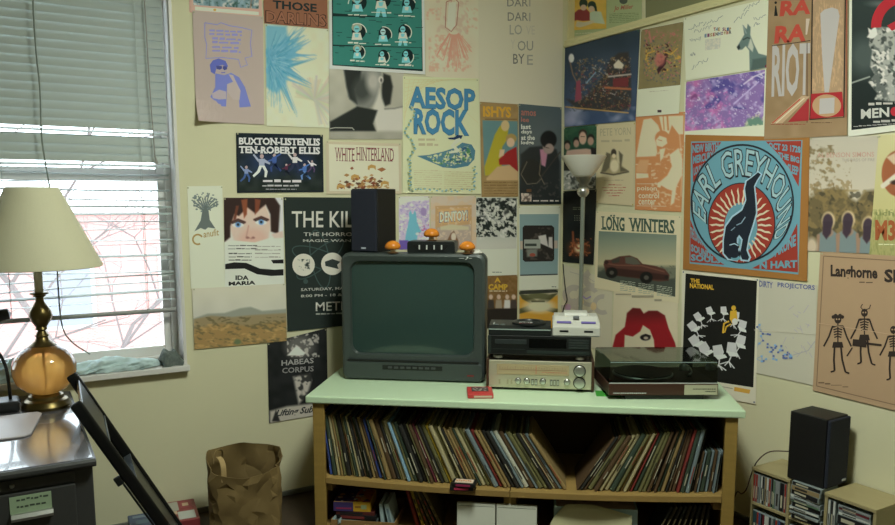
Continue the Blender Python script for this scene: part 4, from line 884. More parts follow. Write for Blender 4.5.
p = Poster('concert_poster', 'R', [(280, 5), (610, 24), (600, 545), (255, 460)], (162, 136, 96), O_, 4)
p.line([(291, 20), (268, 446)], 3, (120, 98, 68)); p.line([(291, 20), (600, 40)], 3, (120, 98, 68)); p.line([(268, 446), (600, 526)], 3, (120, 98, 68))
BK = (50, 42, 34)
p.text('Langhorne', 314, 48, 468, 98, BK, .04, dy=8); p.text('Slim', 490, 62, 590, 106, BK, .04, dy=6)
p.scrib(408, 101, 452, 110, 1, (90, 74, 54), 4, 5, dy=2)
def skel(x, y, s_, horn=False, hat=False, arm=1):
    q = lambda u, v: (x+u*s_, y+v*s_)
    p.ell(*q(0, 0), 11*s_, 13*s_, BK, 16); p.ell(*q(-4, -1), 2.6*s_, 3*s_, (162, 136, 96), 8); p.ell(*q(4, -1), 2.6*s_, 3*s_, (162, 136, 96), 8)
    if horn: p.line([q(-5, -10), q(-12, -18), q(-6, -28)], 3*s_, BK); p.line([q(5, -10), q(16, -14), q(20, -26)], 3*s_, BK)
    if hat:
        for k in range(5): p.ell(*q(-14+7*k, -8-4*(k % 2)), 6*s_, 6*s_, BK, 10)
    p.line([q(0, 10), q(0, 72)], 4*s_, BK)
    for k in range(5): p.line([q(-15+k, 24+k*8), q(0, 20+k*8), q(15-k, 24+k*8)], 4.2*s_, BK)
    p.line([q(-16, 20), q(16, 20)], 4*s_, BK); p.line([q(-16, 20), q(-28, 54), q(-44, 84)], 5.4*s_, BK); p.line([q(16, 20), q(28, 54), q(42*arm, 84)], 5.4*s_, BK)
    p.poly([q(-14, 70), q(14, 70), q(18, 88), q(-18, 88)], BK); p.line([q(-10, 86), q(-12, 126), q(-10, 160)], 6*s_, BK); p.line([q(10, 86), q(14, 126), q(24, 164)], 6*s_, BK); p.line([q(-10, 160), q(-22, 164)], 5*s_, BK); p.line([q(24, 164), q(36, 168)], 5*s_, BK)
skel(338, 228, 1.05, hat=True); skel(425, 206, 1.02, horn=True); skel(520, 262, 1.0, arm=.4); p.poly([(388, 292), (432, 296), (432, 320), (386, 314)], BK); p.line([(428, 306), (482, 312)], 7, BK); p.line([(386, 320), (368, 348)], 4, BK)
p.line([(276, 240), (600, 290)], 2, (176, 150, 110)); p.scrib(274, 428, 372, 444, 1, (110, 90, 62), 3, 4, dy=16)
p.done('tan poster of dancing black skeletons under blackletter-style lettering', 'poster')

# ---- above the ledge
p = Poster('notice_sheet', 'U', [(96, -160), (715, -200), (716, 228), (100, 322)], (150, 166, 112), U_, 2)
p.text('Jo Miller', 470, 52, 636, 104, (160, 96, 72), .02, dy=-16, shear=10); p.ell(556, 6, 36, 30, (76, 88, 70)); p.scrib(432, 116, 690, 206, 6, (112, 132, 84), 5, 6, dy=-10); p.scrib(110, 290, 390, 300, 1, (186, 190, 150), 6, 5, dy=-12)
p.done('pale green notice above the ledge, partly under the yellow picture', 'notice')
p = Poster('picture_print', 'U', [(96, -190), (406, -200), (405, 250), (100, 265)], (196, 164, 62), U_, 4)
p.img(lambda c: (c.fill((196, 164, 62)), c.noise(6, 50, 3), c.poly([(104, 190), (120, 120), (160, 84), (230, 76), (262, 110), (262, 180), (200, 184), (150, 176)], (132, 56, 52), 6), c.ell(206, 30, 36, 44, (44, 62, 48), 6), c.ell(206, 66, 26, 26, (184, 160, 126), 6), c.ell(280, 46, 36, 36, (44, 62, 48), 6), c.ell(276, 78, 26, 26, (186, 164, 130), 6), c.line([(312, 60), (320, 130)], 18, (40, 58, 46), 6), c.poly([(262, 110), (300, 96), (360, 104), (394, 210), (300, 200), (262, 176)], (164, 182, 146), 8), c.poly([(136, 230), (150, 186), (210, 196), (300, 176), (296, 200), (220, 228), (170, 240)], (178, 174, 136), 6)), .5)
p.done('yellow picture of a couple leaning together, above the ledge in the corner', 'picture')
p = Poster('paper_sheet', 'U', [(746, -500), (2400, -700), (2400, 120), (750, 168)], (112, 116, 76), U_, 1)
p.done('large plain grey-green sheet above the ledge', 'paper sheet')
# ================================================================ ROOM
WALL = mat('cream wall paint', (226, 220, 186), .75, noise=.035, scale=3.0, bump=.02)
CEIL = mat('ceiling paint', (232, 232, 214), .9)
WOODFLOOR = mat('dark floor', (58, 44, 34), .5, noise=.3, scale=3, stretch=(1, 12, 1))
TRIM = mat('cream trim paint', (226, 216, 168), .5)
WHITEP = mat('white window paint', (226, 222, 218), .45)
GREYB = mat('grey vinyl base', (110, 112, 104), .5)
def struct(o): return tag(o, kind='structure')
WX0, WX1, WZ0, WZ1, WT = -.75, .797, .815, 2.78, .22
m = MB(); m.box(XB-.2, WX0, YL, YL+WT, 0, ZC, WALL); m.box(WX1, XU+.2, YL, YL+WT, 0, ZC, WALL); m.box(WX0, WX1, YL, YL+WT, 0, WZ0, WALL); m.box(WX0, WX1, YL, YL+WT, WZ1, ZC, WALL)
struct(m.build('wall_left'))
m = MB(); m.box(XR, XR+.25, YB, YL, 0, ZLEDGE-.01, WALL); m.box(XU, XR+.25, YB, YL, ZLEDGE-.01, ZC, WALL); struct(m.build('wall_right'))
FARW = mat('olive far wall paint', (150, 150, 124), .8)
m = MB(); m.box(XB-.2, XR+.25, YB-.2, YB, 0, ZC, FARW); struct(m.build('wall_back'))
m = MB(); m.box(XB-.2, XB, YB, YL, 0, ZC, FARW); struct(m.build('wall_side'))
m = MB(); m.box(XB-.2, XR+.25, YB-.2, YL+WT, -.1, 0, WOODFLOOR); struct(m.build('floor'))
m = MB(); m.box(XB-.2, XR+.25, YB-.2, YL+WT, ZC, ZC+.1, CEIL); struct(m.build('ceiling'))
m = MB(); m.box(XB, XR, YL-.012, YL, 0, .03, GREYB); struct(m.build('baseboard_left', bevel=.004))
m = MB(); m.box(XR-.012, XR, YB, YL-.013, 0, .03, GREYB); struct(m.build('baseboard_right', bevel=.004))
zt = on_right(600, 39).z
m = MB(); m.prism([(XR-.02, zt), (XR-.024, zt+.012), (XR-.014, zt+.03), (XR-.016, zt+.044), (XU, zt+.044), (XU, zt+.03), (XR, zt+.028), (XR, zt)], YB, YL-.001, TRIM, 'y'); struct(m.build('trim_1', smooth=30))
m = MB(); m.box(XR+.005, XU-.002, YL-.012, YL, zt+.045, ZC-.001, TRIM); struct(m.build('trim_2', bevel=.004))

# window: frame, sashes, panes, sill
gl = sheer('window glass', (244, 248, 248), .05, .02)
wroot = struct(empty('window_1', ((WX0+WX1)/2, YL+.1, WZ0), 0, None, None)); wroot['kind'] = 'structure'
def rel(o, root):                                  # parent keeping the world place
    o.parent = root; o.matrix_parent_inverse = Matrix.Identity(4)
    o.location = Vector(o.location)-Vector(root.location); return o
m = MB(); y0, y1 = YL+.115, YL+.2
m.box(WX0, WX0+.045, y0, y1, WZ0, WZ1, WHITEP); m.box(WX1-.045, WX1, y0, y1, WZ0, WZ1, WHITEP); m.box(WX0+.045, WX1-.045, y0, y1, WZ1-.05, WZ1, WHITEP); m.box(WX0+.045, WX1-.045, y0, y1, WZ0, WZ0+.04, WHITEP)
rel(m.build('window_frame', bevel=.004), wroot)
SX0, SX1 = WX0+.045, WX1-.045
for (za, zb, yy) in ((WZ0+.04, 1.80, YL+.135), (1.78, WZ1-.05, YL+.165)):
    m = MB(); m.box(SX0, SX0+.035, yy, yy+.025, za, zb, WHITEP); m.box(SX1-.035, SX1, yy, yy+.025, za, zb, WHITEP); m.box(SX0+.035, SX1-.035, yy, yy+.025, za, za+.05, WHITEP); m.box(SX0+.035, SX1-.035, yy, yy+.025, zb-.035, zb, WHITEP)
    s = rel(m.build('sash', bevel=.003), wroot)
    m = MB(); m.box(SX0+.03, SX1-.03, yy+.011, yy+.014, za+.04, zb-.03, gl); q = m.build('pane'); q.parent = s
m = MB(); m.box(WX1-.016, WX1+.001, YL-.012, YL+.1148, WZ0+.0042, WZ1, WHITEP); m.box(WX0-.001, WX0+.016, YL-.012, YL+.1148, WZ0+.0042, WZ1, WHITEP); m.box(WX0, WX1, YL, YL+.115, WZ0-.001, WZ0+.004, WHITEP); m.box(WX0-.04, WX1+.008, YL-.045, YL, WZ0-.024, WZ0+.004, WHITEP); rel(m.build('sill', bevel=.006), wroot)

# venetian blind in the recess
SLAT = mat('blind slat', (176, 184, 180), .5); 
br = empty('venetian_blind', (.02, YL+.06, WZ1-.03), 0, 'white venetian blind, shut above and crooked and half open below', 'window blind')
bx0, bx1, by = WX0+.03-.02, WX1-.034-.02, 0.0
m = MB(); m.box(bx0, bx1, -.025, .025, -.005, .03, SLAT); m.build('head_rail', br, bevel=.004)
m = MB(); rn = random.Random(31); zs = []; z = -.03
top = WZ1-.03
zg1, zg2, zr = 1.995-top, 1.835-top, 1.105-top
while z > zr+.03:
    zs.append(z); z -= .040
for z in zs:
    if abs(z-zg1) < .017 or abs(z-zg2) < .014: tilt = 18
    elif z > zg2: tilt = 74
    else: tilt = rn.choice((-9, -5, -2, 4, -7, 12))
    sl = 0 if z > zg2 else rn.uniform(-.026, .026); sag = 0 if z > zg2 else rn.uniform(-.012, .012)
    t = R(tilt)
    def P(u, v, z=z, t=t, sl=sl, sag=sag):
        x = bx0+(bx1-bx0)*u; w = (v-.5)*.05; c = .004*(1-(2*v-1)**2)
        return Vector((x, w*math.cos(t)-c*math.sin(t), z+w*math.sin(t)+c*math.cos(t)+sl*(u-.5)+sag*math.sin(PI*u*1.7)))
    m.grid(P, 12, 4, SLAT)
m.build('slats', br, smooth=60)
m = MB(); m.grid(lambda u, v: Vector((bx0+(bx1-bx0)*u, .014*math.cos(2*PI*v), zr+.012*math.sin(2*PI*v)-.006+.004*u)), 2, 10, mat('grey rail', (150, 150, 146), .5)); m.build('bottom_rail', br, smooth=60)
for u in (.5, .91):
    m = MB(); x = bx0+(bx1-bx0)*u
    for s in (-.026, .026): m.tube([(x, s, 0), (x, s, zr)], .0015, SLAT, 6)
    m.build('ladder_cord', br)
m = MB(); m.tube([(bx1-.085, -.034, 0), (bx1-.08, -.036, -.5), (bx1-.07, -.034, -.86)], .003, mat('clear grey wand', (150, 146, 140), .3), 8); m.tube([(bx1-.07, -.034, -.86), (bx1-.062, -.034, -.9)], [.004, .008], MATS['clear grey wand'], 8); m.build('tilt_wand', br, smooth=60)

def on_y(x, y, Y): r = ray(x, y); return EYE+r*(Y/r.y)
m = MB(); m.tube(smooth_path([on_y(33, -60, 4.06), on_y(33, 0, 4.06), on_y(36, 50, 4.06), on_y(40, 90, 4.06), on_y(42, 140, 4.06), on_y(50, 190, 4.06), on_y(56, 240, 4.06), on_y(58, 285, 4.06), on_y(62, 325, 4.05), on_y(72, 342, 4.03), on_y(90, 354, 3.995)]), .0035, mat('grey cord', (120, 128, 120), .6), 8)
tag(m.build('cord', smooth=60), 'thin grey cord hanging in a curve in front of the blind, behind the table lamp', 'cord')

# crumpled cloth along the sill
CL = mat('pale blue cloth', (190, 210, 212), .9, noise=.12, scale=30)
from mathutils import noise as mnoise
def cloth(u, v):                                    # a twisted, lumpy roll of cloth
    x = -.62+1.30*u; a = 2*PI*v; e = min(1, (1-u)*14, u*14)**.5
    q = Vector((x*7, math.cos(a+x*5)*1.1, math.sin(a+x*5)*1.1)); rd = .55*(.5-abs(mnoise.noise(q))*1.6)+.38*(.45-abs(mnoise.noise(q*2.1+Vector((4, 0, 0))))*1.5)+.12*mnoise.noise(q*5)
    big = .9+.3*math.sin(x*8+1)+.22*math.sin(x*17+.4)+.35*max(0, x-.25)
    rr = (1+rd)*e
    return Vector((x+.012*math.sin(a+x*20), YL+.036+.052*math.cos(a)*rr, max(WZ0+.0055, WZ0+.034*big*e+.040*math.sin(a)*rr*big)))
m = MB(); m.grid(cloth, 320, 48, CL); o = tag(m.build('cloth', smooth=180), 'crumpled pale blue cloth tucked along the window sill', 'cloth')
m = MB()
def cloth2(u, v):
    a = PI*v; x = .672+.1*u; r = (.085+.018*math.sin(u*9)+.008*math.sin(v*17+u*13))*math.sin(PI*(.12+.76*u)); return Vector((x+.008*math.sin(v*9), YL+.03-.055*math.cos(a)*(1+.2*math.sin(u*7)), WZ0+.0055+r*math.sin(a)))
DKC = mat('dark patterned cloth', (96, 104, 100), .9, noise=.8, scale=60)
m.grid(cloth2, 18, 14, DKC); tag(m.build('cloth', smooth=180), 'small dark patterned cloth bunched at the sill end', 'cloth')

# ---- outside
BRK = bpy.data.materials.new('brick wall outside'); BRK.use_nodes = True; nt = BRK.node_tree; b = nt.nodes['Principled BSDF']; bt = nt.nodes.new('ShaderNodeTexBrick'); tc = nt.nodes.new('ShaderNodeTexCoord'); mp = nt.nodes.new('ShaderNodeMapping')
mp.inputs['Rotation'].default_value = (R(90), 0, 0); mp.inputs['Scale'].default_value = (2, 2, 2)
bt.inputs['Color1'].default_value = rgb((186, 128, 122)); bt.inputs['Color2'].default_value = rgb((176, 118, 112)); bt.inputs['Mortar'].default_value = rgb((180, 150, 144)); bt.inputs['Scale'].default_value = 3
nt.links.new(tc.outputs['Object'], mp.inputs[0]); nt.links.new(mp.outputs[0], bt.inputs['Vector']); nt.links.new(bt.outputs['Color'], b.inputs['Base Color']); b.inputs['Roughness'].default_value = .9; MATS['brick wall outside'] = BRK
bld = empty('brick_building', (1.5, 21, -6), 0, 'pinkish brick building across the street, seen through the blind', 'building')
m = MB(); m.box(-14, 9, 0, 6, 0, 7.4, BRK); m.build('wall', bld); m = MB(); m.box(-14.2, 9.2, -.2, 6.2, 7.4, 7.8, mat('pale stone', (206, 204, 200), .8)); m.build('cornice', bld)
GW = mat('outside window glass', (120, 122, 134), .5)
for k in range(7):
    for zz in (1.4, 4.6):
        m = MB(); x = -12.4+k*2.9; m.box(x-.08, x+1.28, -.05, .02, zz-.1, zz+1.9, MATS['pale stone']); f = m.build('window', bld)
        m = MB(); m.box(x+.02, x+1.18, -.09, -.05, zz, zz+1.8, GW); m.build('pane', f)
BARK = mat('bark', (104, 94, 92), .9)
def tree(x, y, label, seed):
    rn = random.Random(seed); m = MB()
    def grow(p, d, L, r, k):
        q = p+d*L*.5+Vector((rn.uniform(-.06, .06), rn.uniform(-.06, .06), 0))*L; e = q+(d+Vector((rn.uniform(-.2, .2), rn.uniform(-.2, .2), rn.uniform(-.1, .12)))).normalized()*L*.5
        m.tube([p, q, e], [r, r*.85, r*.65], BARK, 6)
        if k:
            for _ in range(3):
                dd = (d+Vector((rn.uniform(-.95, .95), rn.uniform(-.8, .8), rn.uniform(-.35, .5)))).normalized(); grow(q if rn.random() < .4 else e, dd, L*rn.uniform(.55, .8), r*.55, k-1)
    grow(Vector((0, 0, 0)), Vector((0, 0, 1)), 4.4, .10, 6)
    tag(m.build('bare_tree', loc=(x, y, -5), smooth=60), label, 'tree')
tree(.9, 12.5, 'bare branching tree outside the window', 3)
m = MB(); m.box(-25, 25, YL+.6, 40, -6.2, -6, mat('street outside', (206, 206, 206), .9)); struct(m.build('street_outside'))

# ---- ceiling lamp of the room
lr = empty('ceiling_light', (1.3, 1.72, ZC), 0, 'white glass dome light on the ceiling', 'ceiling light')
m = MB(); m.lathe([(.0, -.0005), (.315, -.0005), (.315, -.024), (.30, -.029), (0, -.029)], WHITEP, 40); m.build('rim', lr, smooth=40)
m = MB(); m.lathe([(.30*math.cos(PI*k/20), -.03-.10*math.sin(PI*k/20)) for k in range(0, 11)], mat('lit glass', (255, 255, 255), .5, emit=((242, 252, 238), LAMP)), 40); m.build('dome', lr, smooth=80)

# ================================================================ CABINET ACROSS THE CORNER
CA = R(-37.865); CO = Vector((1.233, 3.476, 0)); CM = Matrix.Translation(CO) @ Matrix.Rotation(CA, 4, 'Z')
def cab(a, b, z): return CM @ Vector((a, b, z))
GRN = mat('pale green laminate', (206, 228, 194), .3, noise=.02, scale=40)
FIR = mat('yellow plywood', (158, 128, 66), .55, noise=.22, scale=5, stretch=(1, 1, 9)); FIRH = mat('yellow plywood lying', (156, 126, 72), .55, noise=.2, scale=5, stretch=(.8, 9, 9)); DKW = mat('dark inner board', (92, 68, 44), .7)
W_, DP = 2.067, .66
cr = empty('record_cabinet', CO, CA, 'pale green topped wooden cabinet set across the corner, shelves full of records', 'cabinet')
m = MB(); m.box(0, W_, 0, DP, .684, .72, GRN); m.build('top', cr, bevel=.006)
m = MB(); m.box(.03, .05, .04, DP-.02, 0, .684, FIR); m.build('side_panel', cr)
m = MB(); m.box(2.017, 2.037, .04, DP-.02, 0, .684, FIR); m.build('side_panel', cr)
m = MB(); m.box(.03, .088, .018, .04, 0, .684, FIR); m.build('post', cr, bevel=.003)
m = MB(); m.box(1.985, 2.04, .018, .04, 0, .684, FIR); m.build('post', cr, bevel=.003)
m = MB(); m.box(.05, 2.017, DP-.04, DP-.02, 0, .684, DKW); m.build('back_panel', cr)
def sag(a): return .305-.027*(1-((a-1.03)/.97)**2)
m = MB(); n = 24
for x0, x1 in ((.052, 1.0), (1.004, 2.015)):
    pts = [x0+(x1-x0)*k/n for k in range(n+1)]
    m.prism([(x, sag(x)) for x in pts]+[(x, sag(x)-.03) for x in pts[::-1]], .045, DP-.045, FIRH, 'y')
    q = [max(x, .09) if x < 1.5 else min(x, 1.983) for x in pts]; m.prism([(x, sag(x)) for x in q]+[(x, sag(x)-.03) for x in q[::-1]], .02, .0455, FIRH, 'y')
m.build('shelf', cr, bevel=.002)
m = MB(); m.box(.05, 2.017, .045, DP-.045, .0, .025, FIRH); m.build('bottom_board', cr)
m = MB(); m.box(.052, .11, .06, .5, .222, .262, FIRH); m.build('shelf_cleat', cr); m = MB(); m.box(1.957, 2.015, .06, .5, .222, .262, FIRH); m.build('shelf_cleat', cr)
m = MB(); m.box(.97, 1.03, .07, .4, .025, .247, FIR); m.build('middle_post', cr)

# ---- records
SP = {'cream': (176, 164, 124), 'tan': (146, 122, 78), 'brown': (86, 64, 40), 'black': (38, 36, 32), 'grey-blue': (118, 132, 136), 'olive': (110, 106, 66), 'white': (196, 194, 176), 'dark green': (56, 70, 56)}
ODD = {'blue': (62, 84, 160), 'yellow': (196, 168, 50), 'dark red': (130, 46, 40), 'maroon': (96, 36, 48), 'light blue': (136, 172, 196)}
def sleeve_mat(c): return mat('card '+c, dict(SP, **ODD)[c], .7, noise=.12, scale=30)
INKM = [mat('spine ink dark', (50, 46, 40), .7), mat('spine ink pale', (190, 184, 160), .7), mat('spine ink red', (150, 60, 46), .7)]
def record(t, h, c, side, rn):                     # sleeve: card body, rounded spine to the front, printed title on the spine
    m = MB(); x0, x1 = (0, t) if side < 0 else (-t, 0); sm = sleeve_mat(c)
    cx = (x0+x1)/2; sp = [(x0, .004), (x0+t*.2, .0008), (cx, 0), (x1-t*.2, .0008), (x1, .004), (x1, h-.001), (x0, h-.001)]
    m.prism(sp, 0, h, sm, 'z')
    ik = INKM[rn.choice((0, 0, 1, 2)) if c not in ('black', 'brown', 'maroon', 'dark green') else 1]
    z0 = h*rn.uniform(.1, .5); m.box(x0+t*.38, x1-t*.38, -.0006, .0006, z0, z0+h*rn.uniform(.12, .35), ik)
    return m.build('record')
def put_record(o, a, b, z, th, label, group):
    o.matrix_world = CM @ Matrix.Translation((a, b, z)) @ Matrix.Rotation(th, 4, 'Y'); tag(o, label, 'record', group)
rn = random.Random(77)
names = ['cream', 'tan', 'brown', 'black', 'grey-blue', 'olive', 'brown', 'tan', 'black', 'dark green', 'cream', 'black', 'brown', 'olive', 'tan']
N = 64; a = .098; th0 = 7
oddL = {0: 'blue', 16: 'blue', 24: 'light blue', 35: 'yellow', 48: 'dark red', 31: 'maroon', 54: 'white'}
for k in range(N):
    t = rn.choice((.007, .010, .012, .014, .017, .02)); th = th0+26*min(1, (k/(N-1))**.8); thn = th0+26*min(1, ((k+1)/(N-1))**.8); c = oddL.get(k) or rn.choice(names); h = .315 if rn.random() < .8 else rn.uniform(.300, .313)
    put_record(record(t, h, c, -1, rn), a, .055+rn.uniform(0, .022), sag(a)+.0015, -R(th), '%s-spined record leaning toward the paper bag, %s from that end' % (c, nth(k+1)), 'records leaning toward the bag')
    a += (t+.0012)/math.cos(R(thn))+.315*(math.sin(R(thn))-math.sin(R(th)))+.0004
aL = a
N = 46; a = 1.972; oddR = {10: 'dark red', 22: 'dark red', 7: 'black'}
for k in range(N):
    t = rn.choice((.007, .010, .012, .014, .017, .02)); f = lambda q: 6+36*min(1, (q/(N-1)))**1.1; th, thn = f(k), f(k+1); c = oddR.get(k) or rn.choice(names); h = .315 if k > 6 else .2
    if k in (45, 40): c = 'cream'
    if k <= 6: c = ('grey-blue', 'grey-blue', 'brown', 'grey-blue', 'dark green', 'grey-blue', 'brown')[k]
    if a-t < aL+.02: break
    put_record(record(t, h, c, 1, rn), a, .055+rn.uniform(0, .022), sag(a)+.0015, R(th), '%s-spined record leaning toward the turntable end, %s from that end' % (c, nth(k+1)), 'records leaning toward the turntable end')
    a -= (t+.0012)/math.cos(R(thn))+.315*max(0, math.sin(R(thn))-math.sin(R(th)))+.0004

# ---- television
TVP = mat('dark grey-green plastic', (62, 70, 68), .42); TVD = mat('black plastic', (24, 26, 26), .4); SCR = mat('tube glass', (50, 70, 67), .12, spec=.7)
tv = empty('television', cab(.467, .375, .72), CA, 'large dark grey tube television on the green cabinet top', 'television')
def rrect(w, h, r, n=5, cx=0, cz=0):
    return [(cx+sx*(w/2-r)+r*math.cos(a), cz+sz*(h/2-r)+r*math.sin(a)) for sx, sz, a0 in ((1, 1, 0), (-1, 1, 90), (-1, -1, 180), (1, -1, 270)) for a in [R(a0+90*k/n) for k in range(n+1)]]
def loft(m, rings, mt, cap0=True, cap1=True):
    n = len(rings[0]); vs = [v for r_ in rings for v in r_]; fs = []
    for i in range(len(rings)-1): fs += [(i*n+k, i*n+(k+1) % n, (i+1)*n+(k+1) % n, (i+1)*n+k) for k in range(n)]
    if cap0: fs.append(tuple(range(n))[::-1])
    if cap1: fs.append(tuple(range((len(rings)-1)*n, len(rings)*n)))
    m.add(vs, fs, mt)
def rng(w, h, r, y, cz, cx=0): return [Vector((x, y, z)) for x, z in rrect(w, h, r, 6, cx, cz)]
TW, TH = .764, .675
m = MB()
# front ring steps inwards to the screen opening; then the housing runs back and tapers
loft(m, [rng(.645, .485, .05, .03, .385, -.005), rng(.66, .50, .055, .004, .385, -.005), rng(TW-.03, TH-.03, .035, -.004, TH/2), rng(TW-.006, TH-.006, .04, .004, TH/2), rng(TW, TH, .04, .03, TH/2), rng(TW, TH, .04, .14, TH/2), rng(TW-.03, TH-.02, .05, .20, TH/2), rng(.56, .5, .08, .36, .29), rng(.42, .36, .07, .44, .24)], TVP, cap0=False)
m.build('housing', tv, smooth=35)
m = MB()
m.grid(lambda u, v: Vector((-.005+.65*(u-.5), .028-.018*(1-(2*u-1)**2)*(1-(2*v-1)**2)-.004*(1-((2*u-1)**2+(2*v-1)**2)/2), .385+.49*(v-.5))), 24, 20, SCR); m.build('screen', tv, smooth=180)
m = MB(); loft(m, [rng(.70, .010, .004, -.010, .106), rng(.70, .010, .004, 0, .106)], TVD); m.build('chin_groove', tv)
m = MB(); loft(m, [rng(TW-.03, .085, .03, -.012, .055), rng(TW-.012, .10, .03, .0, .055)], TVP); m.build('chin_panel', tv, smooth=35)
m = MB(); m.box(-.16, .16, -.0135, -.011, .062, .086, TVD); m.build('control_flap', tv)
for k in range(8):
    m = MB(); m.box(-.13+k*.033, -.108+k*.033, -.0165, -.0135, .068, .080, mat('button grey', (70, 74, 74), .5)); m.build('button', tv, bevel=.001)
m = MB(); m.box(.29, .325, -.0125, -.0119, .036, .044, mat('red led', (130, 30, 34), .4)); m.build('indicator', tv)
LOGO = mat('pale print', (196, 200, 196), .5)
m = MB(); m.box(.245, .272, -.0055, -.0035, .652, .6545, LOGO); m.add([(.276, -.0056, .646), (.282, -.0056, .646), (.294, -.0056, .656), (.286, -.0056, .655), (.292, -.0056, .662), (.284, -.0056, .661)], [(0, 1, 2, 3), (3, 2, 4, 5)], LOGO); m.box(.298, .312, -.0055, -.0035, .652, .6545, LOGO); m.build('maker_mark', tv)
for sx in (-.25, .25):
    m = MB(); m.box(sx-.1, sx+.1, .02, .2, .0003, .008, TVD); m.build('foot', tv)

def on_tv(a, b): return cab(a, b, .72+TH)
CLOTHB = mat('speaker cloth blue-black', (30, 34, 48), .9, noise=.25, scale=300); BOXB = mat('speaker black vinyl', (20, 20, 21), .5)
def speaker(name, loc, rz, w, d, h, label, badge):
    r = empty(name, loc, rz, label, 'speaker')
    m = MB(); m.box(-w/2, w/2, .016, d, 0, h, BOXB); m.build('cabinet_box', r, bevel=.004)
    m = MB(); m.box(-w/2+.003, w/2-.003, 0, .0158, .004, h-.004, CLOTHB); m.build('grille', r, bevel=.006)
    m = MB(); m.box(badge-.014, badge+.014, -.0022, .0006, .018, .027, mat('badge white', (190, 196, 206), .4)); m.build('badge', r)
    return r
speaker('bookshelf_speaker', on_tv(.195, .44), CA+R(-18), .16, .21, .335, 'tall blue-black bookshelf speaker standing on the television', -.0)
sw = empty('switch_box', on_tv(.558, .425), CA, 'small black video switch box on the television, four white buttons in front', 'switch box')
m = MB(); m.prism([(-.122, 0), (.122, 0), (.126, .008), (.126, .052), (.118, .062), (-.118, .062), (-.126, .052), (-.126, .008)], 0, .14, mat('switch box black', (30, 34, 34), .35), 'y'); m.build('case', sw, bevel=.003)
m = MB(); m.prism([(-.1, .046), (.1, .046), (.07, .012), (-.07, .012)], -.003, .001, TVD, 'y'); m.build('front_panel', sw)
for k in range(4):
    m = MB(); m.box(-.064+k*.039, -.056+k*.039, -.008, -.0031, .018, .042, LOGO); m.build('button', sw, bevel=.002)
# toy mushrooms
ORG = mat('orange glossy toy plastic', (216, 130, 40), .25); CRM = mat('cream toy plastic', (206, 186, 140), .4); BRN = mat('brown toy plastic', (110, 76, 44), .4)
for a_, b_, z_, w_ in ((.362, .395, 0, 'beside the tall speaker on the television'), (.555, .47, .0622, 'on top of the switch box'), (.752, .395, 0, 'near the white disc on the television')):
    t = empty('toy_mushroom', on_tv(a_, b_)+Vector((0, 0, z_)), CA, 'small plain orange toy mushroom '+w_, 'toy', 'orange toy mushrooms')
    m = MB(); m.lathe([(.0, .018), (.030, .02), (.040, .026), (.042, .034), (.038, .046), (.028, .057), (.014, .064), (0, .066)], ORG, 28); m.build('cap', t, smooth=60)
    m = MB(); m.lathe([(.016, .003), (.013, .012), (.014, .021)], CRM, 18); m.build('stem', t, smooth=60)
    m = MB(); m.lathe([(.0, 0), (.026, 0), (.03, .003), (.026, .005), (0, .0055)], BRN, 20); m.build('base', t, smooth=60)
m = MB(); m.lathe([(.0, 0), (.05, 0), (.052, .004), (.046, .012), (.03, .017), (.0, .018)], mat('white plastic', (216, 214, 206), .4), 28)
tag(m.build('display_base', loc=on_tv(.775, .455), smooth=50), 'low white plastic disc on the corner of the television', 'toy base')

# ---- receiver
SIL = mat('brushed silver', (206, 200, 176), .38, .55, noise=.04, scale=60, stretch=(1, 1, 40)); WAL = mat('dark walnut', (70, 44, 28), .5, noise=.3, scale=8, stretch=(1, 8, 8)); CHR = mat('chrome', (214, 214, 208), .32, .9)
rc = empty('stereo_receiver', cab(1.134, .25, .72), CA, 'silver-faced stereo receiver with wooden sides under the black player', 'receiver')
m = MB(); m.box(-.254, .254, .012, .32, .012, .150, mat('receiver case', (52, 44, 36), .5)); m.build('case', rc, bevel=.002)
for s in (-1, 1):
    m = MB(); m.box(min(s*.255, s*.268), max(s*.255, s*.268), 0, .325, .006, .158, WAL); m.build('side_panel', rc, bevel=.003)
m = MB(); m.box(-.2545, .2545, -.003, .0115, .014, .152, SIL); m.build('faceplate', rc, bevel=.002)
m = MB(); m.box(-.215, .145, -.006, -.0031, .082, .134, mat('dial window', (176, 158, 124), .25)); m.box(-.205, .135, -.0066, -.006, .106, .108, mat('dial line', (130, 90, 70), .5))
for k in range(26): m.box(-.2+k*.013, -.1985+k*.013, -.0066, -.006, .112, .112+(.012 if k % 3 == 0 else .007), MATS['dial line'])
for k in range(16): m.box(.01+k*.008, .013+k*.008, -.0066, -.006, .094, .099, mat('dial red', (190, 90, 70), .5))
m.box(-.02, -.017, -.0068, -.006, .088, .13, MATS['dial red']); m.build('dial', rc)
def knob(r, x, z, d, root):
    m = MB(); m.lathe([(r, 0), (r, d*.3), (r*.92, d*.35), (r*.9, d), (r*.7, d*1.05), (0, d*1.05)], CHR, 24, M=Matrix.Translation((x, -.003, z)) @ Matrix.Rotation(R(90), 4, 'X')); k = m.build('knob', root, smooth=40)
    m = MB(); m.lathe([(r*1.18, 0), (r*1.18, .002), (r*1.0, .0022)], TVD, 24, M=Matrix.Translation((x, -.003, z)) @ Matrix.Rotation(R(90), 4, 'X')); m.build('knob_ring', root)
knob(.026, .196, .108, .022, rc); knob(.026, .196, .047, .022, rc)
for x in (-.108, -.064, .016, .135): knob(.0135, x, .05, .016, rc)
for x in (-.035, -.018, .058, .074, .09, -.2, -.16, -.14):
    m = MB(); m.box(x-.0045, x+.0045, -.010, -.0031, .034, .056, CHR if x > -.1 else mat('beige switch', (170, 160, 130), .5)); m.box(x-.006, x+.006, -.0042, -.0031, .03, .06, TVD if x > -.1 else SIL); m.build('switch', rc)
